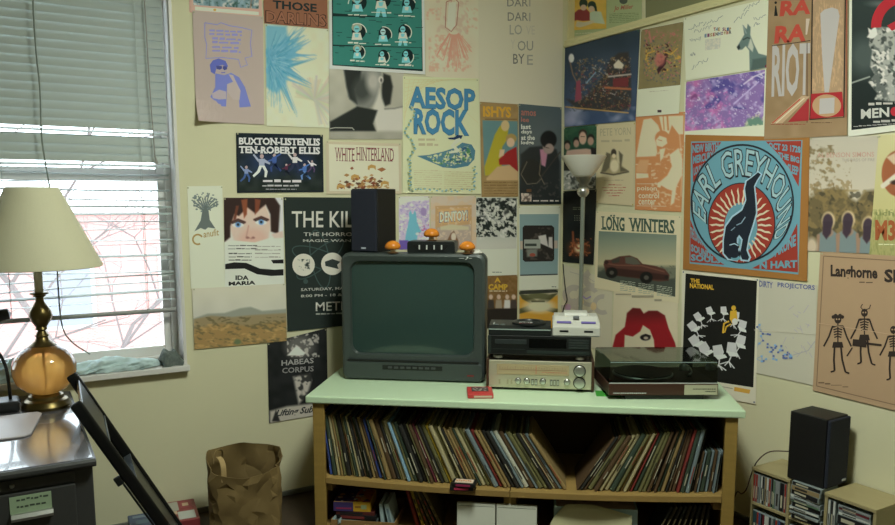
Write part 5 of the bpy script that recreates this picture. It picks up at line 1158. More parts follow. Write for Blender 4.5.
for x, y in ((-.2, .04), (.2, .04), (-.2, .28), (.2, .28)):
    m = MB(); m.lathe([(.016, 0), (.016, .0125)], TVD, 16, c=(x, y, 0)); m.build('foot', rc)

# ---- black disc player
dv = empty('disc_player', cab(1.128, .268, .8785), CA, 'black component player with silver feet, between the receiver and the game consoles', 'player')
BK1 = mat('player black', (26, 28, 28), .32); BK2 = mat('player dark band', (44, 52, 50), .3)
m = MB(); m.box(-.254, .254, .004, .25, .02, .118, BK1); m.build('case', dv, bevel=.002)
m = MB(); m.box(-.256, .256, -.006, .0038, .022, .118, BK1); m.build('front_panel', dv, bevel=.002)
m = MB(); m.box(-.22, -.062, -.0085, -.0061, .076, .098, mat('tray front', (48, 54, 54), .28)); m.build('disc_tray', dv, bevel=.001)
m = MB(); m.box(-.05, .135, -.0075, -.0061, .058, .104, mat('display black', (10, 11, 11), .1)); m.build('display', dv)
m = MB(); m.box(-.06, .246, -.0085, -.0061, .030, .044, BK2); m.build('button_strip', dv)
for k in range(4):
    m = MB(); m.box(.146, .244, -.009, -.0061, .058+k*.0125, .066+k*.0125, BK2); m.build('button', dv, bevel=.001)
m = MB(); m.box(-.25, -.07, -.0075, -.0061, .047, .05, BK2); m.build('trim_line', dv)
m = MB(); m.box(-.252, -.24, -.008, -.0061, .024, .116, BK2); m.build('end_strip', dv)
for x in (-.205, .205):
    for y in (.03, .21):
        m = MB(); m.lathe([(.026, 0), (.026, .012), (.02, .019), (.018, .0199)], CHR, 22, c=(x, y, 0)); m.build('foot', dv, smooth=40)

# ---- game consoles on the player
gc = empty('game_console', cab(1.03, .265, .997), CA, 'low black game console with a round cartridge rim, beside the grey one', 'game console')
GB = mat('console black', (28, 32, 32), .38)
m = MB(); m.prism([(0, 0), (.19, 0), (.19, .04), (.175, .052), (.03, .046), (.006, .034), (0, .03)], -.156, .156, GB, 'x'); m.build('shell', gc, bevel=.003)
m = MB(); m.box(-.154, .154, -.0014, .0005, .027, .0325, mat('console grey line', (150, 166, 160), .4)); m.build('front_line', gc)
m = MB(); m.lathe([(.088, 0), (.088, .008), (.08, .012), (.06, .012), (.056, .006), (0, .006)], GB, 36, c=(.045, .1, .047)); m.build('cartridge_ring', gc, smooth=30)
m = MB(); m.box(.0, .09, .092, .108, .0535, .0555, TVD); m.build('cartridge_slot', gc)
m = MB(); m.box(-.002, .062, .028, .03, .052, .060, mat('console red', (150, 40, 36), .5)); m.box(-.002, .062, .0275, .0285, .0605, .0655, LOGO); v, f = glyphs('16-BIT', .04); m.add([(.004+.05*x, .027, .0650-.004*y) for x, y in v], f, TVD); m.build('badge', gc)
for x in (-.118, -.085):
    m = MB(); m.box(x-.012, x+.012, .028, .044, .045, .051, mat('console grey button', (86, 96, 94), .4)); m.build('button', gc, bevel=.002)
m = MB(); m.box(-.135, -.1295, .05, .1, .046, .05, LOGO); m.build('slider', gc)
sg = empty('game_console', cab(1.31, .262, .997), CA, 'pale grey game console with purple switches, beside the black one', 'game console')
GG = mat('console pale grey', (196, 194, 186), .45); GP = mat('console purple', (110, 98, 168), .45); GD_ = mat('console mid grey', (112, 114, 116), .5)
m = MB(); m.prism([(0, 0), (.21, 0), (.21, .07), (.19, .08), (.05, .074), (.012, .056), (0, .048)], -.117, .117, GG, 'x'); m.build('shell', sg, bevel=.006)
m = MB(); m.prism([(.075, .07), (.2, .07), (.19, .108), (.1, .108)], -.06, .06, GG, 'x'); m.build('raised_deck', sg, bevel=.005)
m = MB(); m.prism([(.055, .072), (.205, .074), (.19, .094), (.075, .094)], -.11, .11, GG, 'x'); m.build('deck_step', sg, bevel=.005)
for x in (-.06, .06):
    m = MB(); m.prism([(.022, .062), (.036, .068), (.034, .0735), (.02, .0675)], x-.036, x+.036, GP, 'x'); m.build('slide_switch', sg, bevel=.002)
    m = MB(); m.box(x-.022, x+.022, -.0015, .001, .022, .032, TVD); m.build('controller_port', sg, bevel=.001)
m = MB(); m.box(-.015, .015, .05, .07, .082, .096, GD_); m.build('eject_button', sg, bevel=.002)
m = MB(); m.box(-.112, .112, -.001, .0005, .0045, .0065, GD_); m.build('seam', sg)

# ---- turntable
TT = CA+R(7.4); tt = empty('turntable', cab(1.722, .15, .72), TT, 'brown turntable under a smoked clear dust cover at the cabinet end', 'turntable')
TB = mat('turntable dark brown', (64, 36, 26), .45, noise=.15, scale=8, stretch=(1, 8, 8))
m = MB(); m.box(-.262, .262, 0, .38, .022, .078, TB); m.build('plinth', tt, bevel=.003)
m = MB(); m.box(-.18, .2, .012, .36, .0, .0218, TVD); m.build('underbody', tt, bevel=.004)
m = MB(); m.box(.1, .257, -.002, .0005, .026, .074, mat('silver label plate', (196, 190, 168), .4, .3))
rn = random.Random(3)
for z, L in ((.052, .11), (.040, .05)):
    x = .25-L
    while x < .248: w_ = rn.uniform(.003, .009); m.box(x, min(x+w_, .25), -.0026, -.002, z, z+.004, TVD); x += w_+.0018
m.build('label_plate', tt)
m = MB(); x = -.24
while x < -.08: w_ = rn.uniform(.003, .010); m.box(x, x+w_, -.0009, .0004, .031, .0355, LOGO); x += w_+.002
m.build('lettering', tt)
m = MB(); m.lathe([(0, 0), (.148, 0), (.15, .008), (.146, .013), (0, .013)], CHR, 48, c=(-.05, .2, .079)); m.build('platter', tt, smooth=40)
m = MB(); m.lathe([(0, .0), (.142, 0), (.142, .004), (.05, .0042), (.05, .0048), (0, .0048)], TVD, 48, c=(-.05, .2, .0922)); m.build('mat_disc', tt)
m = MB(); m.lathe([(.026, 0), (.026, .02), (.018, .03), (0, .03)], CHR, 24, c=(.19, .3, .079)); m.tube(smooth_path([(.19, .3, .112), (.19, .2, .112), (.17, .12, .108), (.145, .085, .104)]), .004, CHR, 8); m.box(.132, .152, .06, .085, .096, .106, TVD); m.build('tonearm', tt, smooth=40)
SMK = sheer('smoked acrylic', (160, 174, 168), .10, .06)
m = MB(); w = .004
def shell(x0, x1, y0, y1, z0, z1):
    ring = lambda e, z: [Vector(p) for p in ((x0+e, y0+e, z), (x1-e, y0+e, z), (x1-e, y1-e, z), (x0+e, y1-e, z))]
    loft(m, [ring(0, z0), ring(.002, z1-.006), ring(.008, z1)], SMK, cap0=False)
shell(-.258, .258, .004, .376, .0785, .186); m.build('dust_cover', tt)
m = MB(); m.tube([(-.26, .0035, .081), (.26, .0035, .081)], .0022, LOGO, 6); m.tube([(-.254, .008, .181), (.254, .008, .181)], .002, mat('acrylic edge', (150, 170, 170), .1), 6); m.build('cover_edge', tt)
m = MB(); m.box(-.245, -.235, .06, .1, .079, .083, mat('red strobe', (150, 30, 60), .4)); m.build('strobe_light', tt)
m = MB(); m.box(-.03, .09, -.04, .07, 0, .0015, mat('green felt', (60, 150, 50), .9)); 
tag(m.build('green_cloth', loc=cab(1.44, .22, .7202), rz=CA), 'scrap of bright green cloth between the receiver and the turntable', 'cloth')

# ---- red cartridge in front of the receiver
pd = empty('red_cartridge', cab(.793, .05, .7202), CA+R(8), 'small red plastic cartridge lying on the green cabinet top', 'cartridge')
RDP = mat('red plastic', (196, 62, 60), .4)
m = MB(); m.box(0, .125, 0, .15, 0, .024, RDP); m.build('shell', pd, bevel=.005)
m = MB(); m.box(.022, .104, .05, .13, .0242, .0252, mat('label dark', (70, 62, 60), .5)); 
rn = random.Random(4)
for k in range(26): x, y = rn.uniform(.024, .094), rn.uniform(.052, .122); m.box(x, x+.008, y, y+.007, .0252, .0256, mat('label pale', (186, 170, 160), .6))
m.build('label', pd)
m = MB(); m.box(.03, .118, -.0012, .0008, .006, .015, mat('cartridge slot', (206, 180, 160), .5)); m.build('front_strip', pd)
# ---- cartridges on the shelf edge
ct = []
for k, (a_, z_, rz_, lc, lab) in enumerate(((.712, 0, 4, (60, 84, 150), 'dark game cartridge with a blue and pink label, lying on the shelf edge under another'), (.726, .0205, -3, (214, 190, 170), 'dark game cartridge with a white and orange label, topmost on the shelf edge'))):
    r = empty('game_cartridge', cab(a_, .022, sag(.77)+.003+z_), CA+R(rz_), lab, 'game cartridge')
    m = MB(); m.box(0, .115, -.044, .024, 0, .02, TVD); m.build('shell', r, bevel=.003)
    m = MB(); m.box(.014, .102, -.034, .014, .0201, .0208, mat('label a%d' % k, lc, .5)); m.box(.02, .09, -.0452, -.0438, .005, .015, mat('label b%d' % k, ((176, 50, 80), (150, 40, 80))[k], .5))
    if k: 
        for q in range(7): m.box(.018+q*.011, .025+q*.011, -.016+.006*(q % 2), -.004+.006*(q % 2), .0208, .0212, mat('label orange', (206, 120, 70), .5))
    m.build('label', r)

# ---- lower shelf contents
def lowbox(name, a0, a1, b0, b1, z0, z1, m1, label, cat, rz=0, lid=None):
    r = empty(name, cab(a0, b0, z0), CA+R(rz), label, cat)
    m = MB(); m.box(0, a1-a0, 0, b1-b0, 0, z1-z0, m1); m.build('carton', r, bevel=.0015)
    return r
CARD = mat('corrugated card', (150, 116, 72), .8, noise=.1, scale=20)
tr = empty('cardboard_tray', cab(.1, .055, .0256), CA, 'shallow cardboard tray of game boxes at the bottom of the cabinet', 'box')
m = MB(); m.box(0, .33, 0, .33, 0, .004, CARD); m.build('base', tr)
for x0, x1, y0, y1 in ((0, .33, 0, .004), (0, .33, .326, .33), (0, .004, .004, .326), (.326, .33, .004, .326)):
    m = MB(); m.box(x0, x1, y0, y1, .004, .045, CARD); m.build('side', tr)
zz = .0302
for k, (c, h, a0, a1, rz, lab) in enumerate((((44, 46, 52), .02, .125, .33, 0, 'dark thin game box at the bottom of the stack in the tray'), ((96, 104, 104), .018, .118, .335, 1, 'grey thin game box low in the stack in the tray'), ((30, 30, 32), .022, .126, .33, -1, 'black thin game box in the middle of the stack in the tray'), ((92, 44, 40), .018, .122, .32, 1, 'maroon thin game box under the purple and yellow one'))):
    r = lowbox('game_box', a0, a1, .075, .26, zz, zz+h, mat('game card %d' % k, c, .4), lab, 'game box', rz)
    m = MB(); m.box(.02, a1-a0-.06, -.0008, .0004, .004, h-.004, mat('game print %d' % k, ((150, 150, 140), (196, 196, 180), (120, 50, 50), (40, 36, 40))[k], .5)); m.build('spine_print', r); zz += h+.0006
r = lowbox('game_box', .112, .300, .07, .25, zz, zz+.05, mat('game yellow', (206, 160, 48), .4), 'purple and yellow game box on top of the stack in the tray', 'game box', 3)
m = MB(); m.box(-.0004, .1, -.0009, .0004, .001, .049, mat('game purple', (70, 56, 110), .4)); m.box(.002, .1, .003, .178, .0501, .0508, MATS['game purple']); m.box(.1, .184, .01, .17, .0501, .0507, mat('game orange', (196, 110, 40), .4))
rn = random.Random(9)
for k in range(30):
    x, y = rn.uniform(.006, .18), rn.uniform(.01, .16); m.lathe([(rn.uniform(.006, .016), 0), (.004, .0004)], mat('game dab %d' % (k % 4), ((200, 190, 180), (150, 50, 90), (60, 50, 110), (206, 150, 70))[k % 4], .5), 9, c=(x, y, .0509+.0001*(k % 3)))
m.box(.012, .09, -.0014, -.0008, .012, .02, mat('game dab 1', (150, 50, 90))); m.box(.14, .168, -.0014, .0004, .014, .036, mat('game dab 5', (160, 176, 130), .5)); m.box(.11, .14, -.0012, .0004, .02, .03, mat('game dab 6', (150, 110, 40), .5)); m.build('cover_print', r)
PBL = mat('pale blue plastic', (176, 196, 198), .5)
for k, (a0, w, th, lab) in enumerate(((.352, .018, 5, 'pale blue case leaning inside the tray, nearest the stack'), (.364, .024, 12, 'pale blue case with dark dots leaning at the tray end'))):
    m = MB(); m.box(-w, 0, 0, .16, 0, .125, PBL)
    if k:
        for y_, z_, c in ((.05, .05, (30, 36, 44)), (.08, .08, (80, 110, 170)), (.05, .09, (150, 110, 80)), (.09, .045, (70, 100, 160))): m.lathe([(.012, 0), (.01, .0006)], mat('case dot %d' % (c[0]), c, .5), 12, M=Matrix.Translation((-w-.0003, y_, z_)) @ Matrix.Rotation(R(-90), 4, 'Y'))
        m.box(-w+.006, -.006, -.0008, 0, .03, .1, mat('case print', (120, 140, 150), .5))
    o = m.build('game_case', bevel=.003); o.matrix_world = CM @ Matrix.Translation((a0+.03*k, .085, .0305)) @ Matrix.Rotation(-R(th), 4, 'Y') @ Matrix.Translation((w, 0, 0)); tag(o, lab, 'game case')
m = MB(); m.grid(lambda u, v: Vector((.105+.05*u+.0, .062+.015*math.sin(u*6), 0.05+.03*v+.008*math.sin(u*9+v*5))), 8, 6, PBL)
o = m.build('plastic_bag', smooth=180); o.matrix_world = CM; tag(o, 'bit of pale plastic bag poking up at the tray corner', 'plastic bag')
# leaning books between tray and cases
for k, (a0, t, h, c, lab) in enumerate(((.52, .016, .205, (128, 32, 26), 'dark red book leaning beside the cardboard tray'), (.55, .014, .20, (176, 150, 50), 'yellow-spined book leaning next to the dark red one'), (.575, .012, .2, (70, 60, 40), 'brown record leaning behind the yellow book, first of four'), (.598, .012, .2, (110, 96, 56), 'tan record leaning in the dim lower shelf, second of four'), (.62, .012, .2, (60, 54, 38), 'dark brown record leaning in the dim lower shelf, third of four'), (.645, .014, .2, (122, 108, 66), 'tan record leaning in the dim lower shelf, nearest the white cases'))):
    m = MB(); m.prism([(0, .003), (t*.25, 0), (t*.75, 0), (t, .003), (t, .2), (0, .2)], 0, h, mat('low book %d' % k, c, .6, noise=.2, scale=40), 'z')
    for z_ in (.03, .07, .12): m.box(t*.25, t*.75, -.0006, .0004, z_, z_+.025, INKM[0 if k in (1, 3, 5) else 2])
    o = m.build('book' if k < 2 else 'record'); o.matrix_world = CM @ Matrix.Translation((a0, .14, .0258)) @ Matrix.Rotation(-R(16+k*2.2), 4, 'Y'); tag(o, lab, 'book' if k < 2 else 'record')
WC = mat('white case', (232, 232, 218), .5)
for k, (a0, a1) in enumerate(((.742, .930), (.936, 1.132))):
    r = empty('document_case', cab(a0, .046, .0256), CA, ('white document case nearest the leaning books, under the sagging shelf', 'white document case nearest the bowed cream paper, under the sagging shelf')[k], 'case')
    m = MB(); m.box(0, a1-a0, 0, .022, 0, .172, WC); m.build('body', r, bevel=.003)
    m = MB(); m.box(.006, a1-a0-.006, -.0008, .0004, .158, .1605, mat('case seam grey', (150, 150, 138), .5)); m.build('lid_seam', r)
m = MB(); m.box(0, .40, 0, .18, 0, .158, mat('pale blue card', (176, 204, 212), .6)); m.box(.01, .39, .004, .176, .1581, .1586, mat('pale pictured lid', (186, 170, 160), .6, noise=.35, scale=14))
o = m.build('flat_box', bevel=.002); o.location = cab(1.215, .10, .0256); o.rotation_euler.z = CA; tag(o, 'pale blue box on the bottom board behind a bowed cream sheet', 'box')
m = MB(); CP = mat('cream paper', (206, 200, 160), .7)
def roll(u, v):                                     # a sheet standing on its edge, bowed, its top corner rounded
    top = .155*min(1, (u/.22)**.5 if u > 0 else 0)-.035*max(0, u-.55)/.45
    return Vector((.40*u, .025*math.sin(PI*u)-.02+.02*v, max(.0, .02+top)*v))
m.grid(roll, 28, 6, CP); o = m.build('paper_sheet', smooth=180); o.matrix_world = CM @ Matrix.Translation((1.185, .072, .0258)); sd_ = o.modifiers.new('thickness', 'SOLIDIFY'); sd_.thickness = .0015; tag(o, 'bowed cream paper sheet standing in front of the pale blue box', 'paper')
for k in range(9):
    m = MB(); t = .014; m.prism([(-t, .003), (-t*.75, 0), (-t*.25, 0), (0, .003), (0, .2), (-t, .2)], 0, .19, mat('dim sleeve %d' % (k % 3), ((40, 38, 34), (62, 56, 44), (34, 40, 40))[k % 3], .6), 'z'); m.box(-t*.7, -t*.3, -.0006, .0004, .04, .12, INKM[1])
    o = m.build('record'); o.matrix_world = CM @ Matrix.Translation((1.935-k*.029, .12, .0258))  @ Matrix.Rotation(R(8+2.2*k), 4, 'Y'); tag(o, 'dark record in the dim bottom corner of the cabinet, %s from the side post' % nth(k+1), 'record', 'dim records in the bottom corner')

# ================================================================ FLOOR LAMP
fl = empty('floor_lamp', (2.985, 3.505, 0), 0, 'slim silver torchiere with a white bowl, in the corner behind the cabinet', 'floor lamp')
GREYM = mat('grey enamel', (150, 156, 146), .35, .4); BOWL = mat('milky plastic', (236, 232, 220), .4)
m = MB(); m.lathe([(.0, 0), (.125, 0), (.13, .01), (.12, .02), (.03, .03), (.012, .04)], GREYM, 36); m.build('base', fl, smooth=40)
m = MB(); m.tube([(0, 0, .035), (0, 0, 1.70)], .0125, GREYM, 16); m.build('pole', fl, smooth=60)
m = MB(); m.lathe([(0, -.036), (.02, -.030), (.034, -.012), (.036, 0), (.034, .012), (.02, .03), (0, .036)], CHR, 24, c=(0, 0, 1.722)); m.build('joint', fl, smooth=60)
m = MB(); m.lathe([(.03, 1.75), (.022, 1.756), (.024, 1.77), (.038, 1.785), (.046, 1.805), (.0, 1.806)], mat('pewter', (120, 118, 104), .35, .6), 28); m.build('socket', fl, smooth=40)
m = MB(); m.lathe([(.04, 1.80), (.062, 1.818), (.096, 1.868), (.130, 1.921), (.133, 1.927), (.129, 1.929), (.123, 1.921), (.09, 1.872), (.058, 1.826), (.0, 1.815)], BOWL, 40); m.build('bowl', fl, smooth=50)
m = MB(); m.tube(smooth_path([on_right(563, 264, .024), on_right(564, 276, .024), on_right(565.5, 290, .024), on_right(567, 300, .03), on_right(564, 307, .026), on_right(562.6, 318, .026), on_right(562.4, 360, .026)]), .0035, TVD, 8); tag(m.build('wire', smooth=60), 'short black wire hanging down the room corner beside the lamp pole', 'wire')

# ================================================================ DESK
DM = mat('grey steel desk', (58, 58, 58), .42, noise=.06, scale=30); DT = mat('desk linoleum', (96, 94, 98), .2, noise=.1, scale=14, coat=.5)
dk = empty('steel_desk', (-.556, 2.92, 0), 0, 'dark grey steel office desk under the window', 'desk')
m = MB(); m.prism([(-.02, .722), (-.028, .73), (-.028, .742), (-.018, .75), (1.12, .75), (1.124, .742), (1.124, .722)], -.75, .80, DM, 'x'); m.box(-.745, .79, -.005, 1.115, .7501, .752, DT); m.build('top', dk, bevel=.002)
for x0, x1 in ((-.73, -.28), (.32, .79)):
    m = MB(); m.box(x0, x1, .012, 1.10, .08, .72, DM); p_ = m.build('pedestal', dk, bevel=.004)
    m = MB(); m.box(x0+.03, x1-.03, .05, 1.06, 0, .08, TVD); m.build('plinth', dk)
    m = MB(); m.box(x0+.012, x1-.06, .002, .0115, .672, .712, DM); bd = m.build('writing_board', dk, bevel=.003)
    m = MB(); m.lathe([(.008, 0), (.008, .006), (.005, .009), (0, .009)], mat('dull steel', (150, 150, 146), .35, .8), 16, M=Matrix.Translation(((x0+x1)/2-.02, .002, .692)) @ Matrix.Rotation(R(90), 4, 'X')); q = m.build('pull_knob', bd)
    for z0, z1 in ((.505, .664), (.30, .497), (.09, .292)):
        m = MB(); m.box(x0+.012, x1-.06, -.002, .0115, z0, z1, DM); d_ = m.build('drawer', dk, bevel=.004)
        xc = (x0+x1)/2-.02 if x0 > 0 else (x0+x1)/2
        xc = .59 if x0 > 0 else xc
        m = MB(); m.box(xc-.066, xc+.062, -.0045, -.0021, z0+.085 if z0 > .5 else z0+.11, z0+.148 if z0 > .5 else z0+.16, mat('label card', (150, 170, 140), .7)); 
        rn = random.Random(int(z0*100))
        for r_ in range(2):
            x = xc-.045
            while x < xc+.04 and z0 > .5:
                l = rn.uniform(.005, .016); zc = z0+.132-.026*r_+rn.uniform(-.002, .002); m.box(x, x+l, -.005, -.0045, zc, zc+.006, mat('handwriting', (60, 70, 60), .7)); x += l+.004
        m.build('label_holder', d_)
        m = MB(); m.prism([(-.003, z0+.06), (-.02, z0+.064), (-.024, z0+.074), (-.014, z0+.086), (-.004, z0+.088)], xc-.065, xc+.065, mat('satin nickel', (186, 186, 182), .28, .9), 'x'); m.build('handle', d_, bevel=.001)
m = MB(); m.box(-.28, .32, 1.06, 1.075, .25, .72, DM); m.build('modesty_panel', dk)
m = MB(); m.box(-.278, .318, .004, .03, .64, .715, DM); m.build('center_drawer', dk, bevel=.004)

PADM = mat('lilac grey board', (176, 168, 172), .45)
m = MB(); pts = [(-.36, 3.30), (.03, 3.30), (.055, 3.325), (.105, 3.63), (.09, 3.665), (-.33, 3.665)]
m.prism(pts, .7525, .760, PADM, 'z'); tag(m.build('desk_pad', bevel=.003), 'pale lilac-grey board with rounded corners lying on the desk', 'pad')

# table lamp
BRS = mat('antique brass', (96, 82, 48), .32, .85); ORA = sheer('orange glass', (255, 232, 188), .10, .05, ((255, 208, 136), .6)); SHD = mat('cream shade cloth', (214, 208, 178), .85, noise=.05, scale=200)
tl = empty('table_lamp', (.130, 3.765, .7521), 0, 'cream-shaded table lamp with a ribbed orange glass globe, on the desk', 'table lamp')
m = MB(); m.lathe([(0, 0), (.098, 0), (.1, .012), (.094, .02), (.088, .034), (.074, .042), (.07, .055), (.05, .066), (0, .068)], BRS, 44); m.build('base', tl, smooth=35)
m = MB(); m.lathe([(.048, .062), (.085, .082), (.115, .115), (.129, .155), (.130, .185), (.120, .22), (.096, .252), (.06, .276), (.045, .280)], ORA, 72, ripple=lambda a, z: .007*math.cos(24*a), cap=False); m.build('glass_globe', tl, smooth=80)
m = MB(); m.tube([(0, 0, .062), (0, 0, .285)], .006, BRS, 12); m.build('center_rod', tl)
m = MB(); m.lathe([(.05, .274), (.056, .28), (.046, .288), (.03, .30), (.024, .318), (.03, .322), (.024, .33), (.016, .345), (.026, .352), (.022, .362), (.04, .39), (.048, .412), (.044, .432), (.03, .455), (.018, .475), (.016, .492), (.026, .497), (.026, .503), (.038, .507), (.038, .514), (.02, .518), (0, .518)], BRS, 36); m.build('stem', tl, smooth=35)
m = MB(); m.tube([(0, 0, .515), (0, 0, .66)], .018, mat('candle sleeve', (206, 200, 176), .6), 18); m.build('candle_tube', tl, smooth=60)
m = MB(); m.lathe([(.258, .624), (.262, .626), (.262, .634), (.106, .966), (.103, .971), (.101, .966), (.256, .630)], SHD, 56, cap=False); m.build('shade', tl, smooth=50)
m = MB()
for k in range(3):
    a_ = 2*PI*k/3; m.tube([(0, 0, .935), (.102*math.cos(a_), .102*math.sin(a_), .964)], .002, BRS, 6)
m.tube([(0, 0, .66), (0, 0, .95)], .003, BRS, 8); m.build('shade_carrier', tl)

gn = empty('gooseneck_stand', (-.06, 3.78, .7521), 0, 'small black stand with a bent neck at the back edge of the desk', 'stand')
m = MB(); m.box(-.1, .085, -.06, .07, 0, .05, TVD); m.build('base', gn, bevel=.012, seg=3)
m = MB(); m.tube(smooth_path([(.052, 0, .046), (.05, 0, .12), (.042, 0, .20), (.02, 0, .26), (-.02, 0, .31), (-.04, 0, .36), (-.02, 0, .41)]), .007, TVD, 10); m.build('neck', gn, smooth=60)
m = MB(); m.lathe([(0, -.05), (.022, -.045), (.028, -.01), (.024, .04), (0, .05)], TVD, 20, M=Matrix.Translation((.03, 0, .42)) @ Matrix.Rotation(R(80), 4, 'Y')); m.build('head', gn, smooth=50)
m = MB(); m.tube(smooth_path([(-.2, 3.90, .757), (-.1, 3.92, .757), (0, 3.95, .757), (.03, 3.93, .758), (-.02, 3.90, .765), (-.1, 3.97, .76)]), .004, mat('blue-grey wire', (60, 72, 92), .5), 8); tag(m.build('wire', smooth=60), 'dark tangled wire on the desk behind the black stand', 'wire')

# ================================================================ FOLDING CHAIR LEANING ON THE DESK
CHB = mat('black chair paint', (14, 15, 16), .35); CHS_ = mat('worn steel edge', (120, 128, 136), .3, .7)
def down(a, b, Y):                                  # a straight rail through two surveyed points, run to the floor
    p, q = on_y(*a, Y), on_y(*b, Y); return p, p+(q-p)*((p.z-.004)/(p.z-q.z))
n0, n1 = down((75, 404), (159, 520), 3.25); f0, f1 = down((71, 374), (159, 500), 3.66)
def cp(s, t): return (n0*(1-t)+n1*t)*(1-s)+(f0*(1-t)+f1*t)*s
nrm = ((n1-n0).cross(f0-n0)).normalized()
if nrm.x < 0: nrm = -nrm
ch = empty('folding_chair', cp(.5, 1), 0, 'black folding chair leaning folded against the end of the desk', 'chair')
org = Vector(ch.location)
def slab(m, s0, s1, t0, t1, d0, d1, mt):
    vs = [cp(s, t)+nrm*d-org for d in (d0, d1) for s, t in ((s0, t0), (s1, t0), (s1, t1), (s0, t1))]
    m.add(vs, [(3, 2, 1, 0), (4, 5, 6, 7), (0, 1, 5, 4), (1, 2, 6, 5), (2, 3, 7, 6), (3, 0, 4, 7)], mt)
for s in (0, 1):
    m = MB(); a_, b_ = (0, .055) if s == 0 else (.945, 1); slab(m, a_, b_, 0, 1, -.024, .024, CHB); m.build('rail', ch, bevel=.011, seg=3)
m = MB(); slab(m, .056, .944, .03, .22, .002, .016, CHB); m.build('backrest', ch, bevel=.004)
m = MB(); slab(m, .056, .944, .225, .232, .0, .018, CHS_); m.build('back_edge', ch)
m = MB(); slab(m, .08, .92, .44, .86, -.014, .010, CHB); m.build('seat', ch, bevel=.004)
m = MB(); slab(m, .08, .92, .435, .4395, -.016, .016, CHS_); m.build('seat_edge', ch)
for s in (0, 1):
    m = MB(); a_, b_ = (.01, .05) if s == 0 else (.95, .99); slab(m, a_, b_, .40, .93, -.034, -.026, CHB); m.build('leg', ch, bevel=.005)
    m = MB(); slab(m, a_, b_, .36, .40, -.052, -.024, TVD); m.build('leg_tip', ch, bevel=.004)
m = MB(); slab(m, .056, .944, .9, .92, -.008, .008, CHS_); m.build('stretcher', ch)

# ================================================================ FLOOR THINGS
KR = mat('kraft paper bag', (122, 100, 60), .8, noise=.06, scale=9)
bg = empty('paper_bag', (.972, 3.66, 0), R(-12), 'brown paper grocery bag standing open on the floor against the wall', 'paper bag')
def bagpt(a, v, off=0.0):
    w, d = .172, .115
    p4 = 5.0; c, s = math.cos(a), math.sin(a); r = (abs(c)**p4+abs(s)**p4)**(-1/p4); x, y = w*r*c, d*r*s
    h = .395+.05*math.sin(a-.1)+.008*math.sin(5*a)
    q = 1+.05*math.sin(3*a+1)*v+.03*math.sin(7*v+2*a)*v+.012*math.sin(13*a+9*v)
    tri = lambda q: abs((q % 1.0)-.5)*2-.5
    k3 = 3/(2*PI); cr_ = .016*tri(a*k3+v*1.7)*v+.012*tri(2*a*k3-v*2.3+.3)+.006*tri(4*a*k3+v*3.1)
    return Vector(((x*q)*(1-off), (y*q)*(1-off)-.015*v*v, h*v))+Vector((c, s, 0))*cr_*(.3+v)
m = MB()
NU, NV = 34, 11; rn = random.Random(23); jit = {}
def crum(i, j):
    if (i % NU, j) not in jit: jit[(i % NU, j)] = (rn.uniform(-.25, .25), rn.uniform(-.3, .3) if 0 < j < NV else 0, rn.uniform(-.0045, .0045) if j else 0)
    return jit[(i % NU, j)]
def bagv(i, j, off=0.0):
    du, dv, dr = crum(i, j); p_ = bagpt(2*PI*(i+du)/NU, (j+dv)/NV, off); q_ = Vector((p_.x, p_.y, 0)).normalized()
    return p_+q_*dr
outer = [bagv(i, j) for j in range(NV+1) for i in range(NU)]; inner = [bagv(i, j, .02) for j in range(NV+1) for i in range(NU)]
tri_f = []
for j in range(NV):
    for i in range(NU):
        a_, b_, c_, d_ = j*NU+i, j*NU+(i+1) % NU, (j+1)*NU+(i+1) % NU, (j+1)*NU+i
        tri_f += [(a_, b_, c_), (a_, c_, d_)] if (i*7+j*3) % 2 else [(a_, b_, d_), (b_, c_, d_)]
nO = len(outer)
m.add(outer+inner, tri_f+[tuple(k+nO for k in f[::-1]) for f in tri_f]+[(NV*NU+i, NV*NU+(i+1) % NU, nO+NV*NU+(i+1) % NU, nO+NV*NU+i) for i in range(NU)]+[tuple(range(NU))[::-1]], KR)
m.build('bag_body', bg, smooth=24)
LK = mat('kraft handle', (176, 148, 100), .8)
def strap(m, pts, w):
    pts = smooth_path(pts, 6); vs = []
    for p_ in pts: vs += [p_+Vector((w, 0, 0)), p_-Vector((w, 0, 0)), p_+Vector((w, .0015, 0)), p_-Vector((w, .0015, 0))]
    fs = []
    for k in range(len(pts)-1):
        o_ = 4*k; fs += [(o_, o_+1, o_+5, o_+4), (o_+2, o_+3, o_+7, o_+6), (o_, o_+2, o_+6, o_+4), (o_+1, o_+3, o_+7, o_+5)]
    m.add(vs, fs, mt_)
mt_ = LK
m = MB(); strap(m, [(-.10, -.128, .33), (-.10, -.126, .40), (-.108, -.10, .432), (-.12, -.07, .44)], .012); m.build('handle', bg, smooth=40)
m = MB(); m.tube(smooth_path([(-.145, -.05, .40), (-.14, -.03, .44), (-.12, 0, .452), (-.10, .03, .435), (-.10, .05, .40)]), .004, KR, 8); m.build('handle', bg, smooth=60)

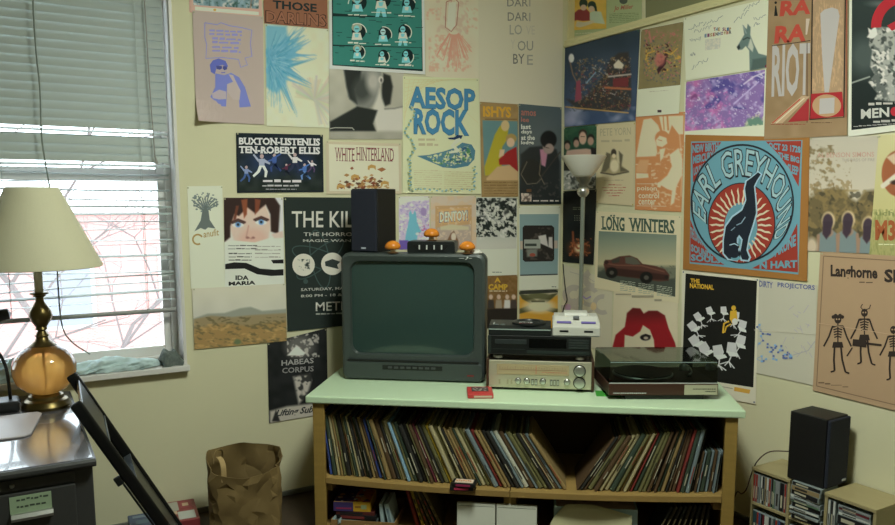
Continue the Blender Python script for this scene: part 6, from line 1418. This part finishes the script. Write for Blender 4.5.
def gamebox(name, x0, x1, y0, y1, z0, z1, rz, side, label):
    r = empty(name, ((x0+x1)/2, (y0+y1)/2, z0), rz, label, 'box'); w, d, h = (x1-x0)/2, (y1-y0)/2, z1-z0
    m = MB(); m.box(-w, w, -d, d, 0, h, side); m.build('carton', r, bevel=.004); return r, w, d, h
r, w, d, h = gamebox('game_box', .605, .775, 3.715, 3.99, 0, .115, R(-6), mat('box maroon', (140, 56, 60), .4), 'red and white boxed game on the floor behind the folding chair')
m = MB()
for x0, x1, y0, y1, c in ((-.075, .0, .0, .12, (170, 166, 156)), (.01, .072, .02, .12, (150, 60, 70)), (-.01, .07, -.12, -.02, (190, 192, 186)), (-.075, -.02, -.11, -.05, (196, 50, 50)), (-.05, -.012, -.045, -.004, (206, 180, 150)), (-.07, -.03, .05, .1, (60, 50, 50)), (.02, .05, .05, .09, (196, 190, 180))):
    m.box(x0, x1, y0, y1, h+.0002, h+.0009+.0003*(c[0] % 3), mat('box dab %d' % (c[0]+c[1]), c, .4))
m.build('cover_print', r)
m = MB(); m.box(-w+.01, w-.01, -d-.0012, -d+.0004, .03, .05, mat('box yellow', (200, 160, 60), .4)); m.build('side_stripe', r); m = MB(); m.box(-w-.0006, w+.0006, -d-.0006, d+.0006, .004, .028, mat('box navy', (50, 54, 90), .4)); m.build('side_band', r)
r, w, d, h = gamebox('game_box', .45, .572, 3.68, 3.95, 0, .10, R(-4), mat('box slate blue', (70, 84, 112), .45), 'slate blue box on the floor between the desk and the red boxed game')
m = MB(); m.box(-.04, .04, .08, .11, h+.0002, h+.001, mat('box pale blue', (120, 134, 150), .5)); m.build('title_strip', r); m = MB(); m.box(-.03, .03, .0, .05, h+.0002, h+.001, mat('box teal', (90, 110, 124), .5)); m.build('cover_print', r)
m = MB(); m.lathe([(.025, 0), (.025, .001), (0, .0012)], mat('box pale green', (130, 150, 130), .5), 20, c=(.01, -.08, h+.0002)); m.build('round_sticker', r)

# ================================================================ LOW DISC SHELF BY THE LEDGED WALL
LAM = mat('birch laminate', (166, 152, 112), .5, noise=.06, scale=6, stretch=(8, 1, 8))
ds = empty('disc_shelf', (3.04, 1.99, 0), 0, 'low birch disc shelf against the wall under the speaker', 'shelf')
X0, X1 = 0, .228
def board(n_, y0, y1, z0, z1, x0=X0, x1=X1): m = MB(); m.box(x0, x1, y0, y1, z0, z1, LAM); m.build(n_, ds, bevel=.0015)
board('top_board', .10, .305, .385, .40); board('top_board', -.30, -.07, .385, .40)
board('side_panel', .297, .305, 0, .3848, .004); board('side_panel', -.30, -.2855, 0, .3848, .004); board('divider', .10, .114, 0, .3848, .004); board('divider', -.084, -.07, 0, .3848, .004)
for y0, y1 in ((.1145, .2965), (-.0695, .0995), (-.285, -.0845)):
    board('shelf_board', y0, y1, .215, .229, .004); board('base_board', y0, y1, .03, .044, .004)
m = MB(); m.box(.2285, .2335, -.299, .304, .004, .383, LAM); m.build('back_panel', ds)
CDC = {'red': (150, 52, 44), 'white': (206, 206, 200), 'black': (34, 34, 36), 'green': (96, 120, 100), 'blue': (60, 76, 130), 'tan': (150, 130, 96), 'grey': (140, 144, 144), 'dark teal': (50, 74, 80), 'maroon': (110, 40, 50)}
CLR = mat('disc case edge', (150, 160, 160), .2)
def disc(c, t, flat=False):
    m = MB(); mt = mat('disc '+c, CDC[c], .35)
    # case body, spine card a hair proud on the front (minus x), clear edges
    H = .142
    m = MB(); m.box(.002, .125, 0, t, 0, H, CLR); m.box(0, .003, .001, t-.001, .004, H-.004, mt)
    m.box(-.0004, .0006, t*.3, t*.7, .02, .02+.06, INKM[0] if c in ('white', 'tan', 'grey') else INKM[1])
    return m.build('disc_case')
rn = random.Random(15)
def row(y0, y1, z, where, cols):
    y = y1-.002; k = 0
    while True:
        t = rn.choice((.0105, .0105, .0105, .0105, .022)); 
        if y-t < y0: break
        c = cols[k % len(cols)]; o = disc(c, t); o.location = (3.04+rn.uniform(.004, .014), y-t, z+.0003); k += 1
        tag(o, '%s disc case in the %s, %s from cabinet end' % (c, where, nth(k)), 'disc case', 'disc cases in the '+where); y -= t+.0012
row(1.99+.115, 1.99+.2965, .229, 'upper bay by the cabinet', ['red', 'red', 'grey', 'white', 'black', 'tan', 'white', 'red', 'black', 'green', 'grey', 'black'])
row(1.99+.115, 1.99+.2965, .044, 'lower bay by the cabinet', ['dark teal', 'red', 'blue', 'black', 'maroon', 'white', 'black', 'grey'])
row(1.99-.069, 1.99+.099, .044, 'lower bay under the flat pile', ['black', 'white', 'grey', 'black', 'tan', 'grey', 'white', 'black'])
row(1.99-.123, 1.99-.085, .229, 'upper bay beside the divider', ['white', 'black', 'white', 'grey'])
z = .2295; k = 0
for c, t in (('black', .022), ('grey', .0105), ('black', .0105), ('white', .0105), ('black', .022), ('green', .0105), ('grey', .0105), ('white', .0105), ('black', .022), ('tan', .022), ('black', .017)):
    o = disc(c, t); k += 1
    o.matrix_world = Matrix.Translation((3.04+rn.uniform(-.012, .004), 1.99+.087+rn.uniform(-.005, .005), z)) @ Matrix.Rotation(R(rn.uniform(-4, 4)), 4, 'Z') @ Matrix(((1, 0, 0, 0), (0, 0, -1, 0), (0, 1, 0, 0), (0, 0, 0, 1)))
    tag(o, '%s disc case in the flat pile under the speaker, %s from the bottom' % (c, nth(k)), 'disc case', 'disc cases piled under the speaker'); z += t+.0006
zsp = z
z = .2295; k = 0
for c, t in (('dark teal', .05), ('black', .04), ('white', .0105), ('grey', .0105), ('maroon', .0105), ('grey', .0105)):
    o = disc(c, t); k += 1
    o.matrix_world = Matrix.Translation((3.048+rn.uniform(-.002, .006), 1.99-.130+rn.uniform(-.003, .003), z)) @ Matrix.Rotation(R(rn.uniform(-2, 2)), 4, 'Z') @ Matrix(((1, 0, 0, 0), (0, 0, -1, 0), (0, 1, 0, 0), (0, 0, 0, 1)))
    tag(o, '%s disc case flat in the shelf end bay, %s from the bottom' % (c, nth(k)), 'disc case', 'disc cases flat in the end bay'); z += t+.0006
sp2 = speaker('bookshelf_speaker', (3.137, 1.925, max(zsp, .4005)), R(2), .165, .19, .315, 'black bookshelf speaker on the low disc shelf, turned away along the wall', .05)
SPZ = max(zsp, .4005)
m = MB(); m.tube(smooth_path([(3.17, 2.124, .5), (3.15, 2.18, .49), (3.12, 2.26, .47), (3.09, 2.30, .42), (3.07, 2.315, .36), (3.07, 2.34, .27), (3.10, 2.39, .22), (3.14, 2.45, .2), (3.2, 2.52, .1), (3.22, 2.56, .01)]), .0028, mat('brown wire', (70, 44, 36), .5), 8); tag(m.build('wire', smooth=60), 'thin brown speaker wire looping from the low speaker toward the cabinet', 'wire')

# ================================================================ LIGHT, SKY, CAMERA
w = bpy.data.worlds.new('sky'); SC.world = w; w.use_nodes = True; bgk = w.node_tree.nodes['Background']; bgk.inputs[0].default_value = (.86, .93, 1.0, 1); bgk.inputs[1].default_value = SKYS
cd = bpy.data.cameras.new('camera'); co = bpy.data.objects.new('camera', cd); COL.objects.link(co)
cd.sensor_fit = 'HORIZONTAL'; cd.sensor_width = 36; cd.lens = F*36/895; cd.shift_y = (CY-262.5)/895; cd.shift_x = 0; cd.clip_start = .05
zx = -FW; co.matrix_world = Matrix(((RT.x, UP.x, zx.x, 0), (RT.y, UP.y, zx.y, 0), (RT.z, UP.z, zx.z, HC), (0, 0, 0, 1)))
SC.camera = co
vs = SC.view_settings; vs.view_transform = 'Standard'; vs.look = 'None'; vs.gamma = 1; vs.use_curve_mapping = False; vs.exposure = EXPO
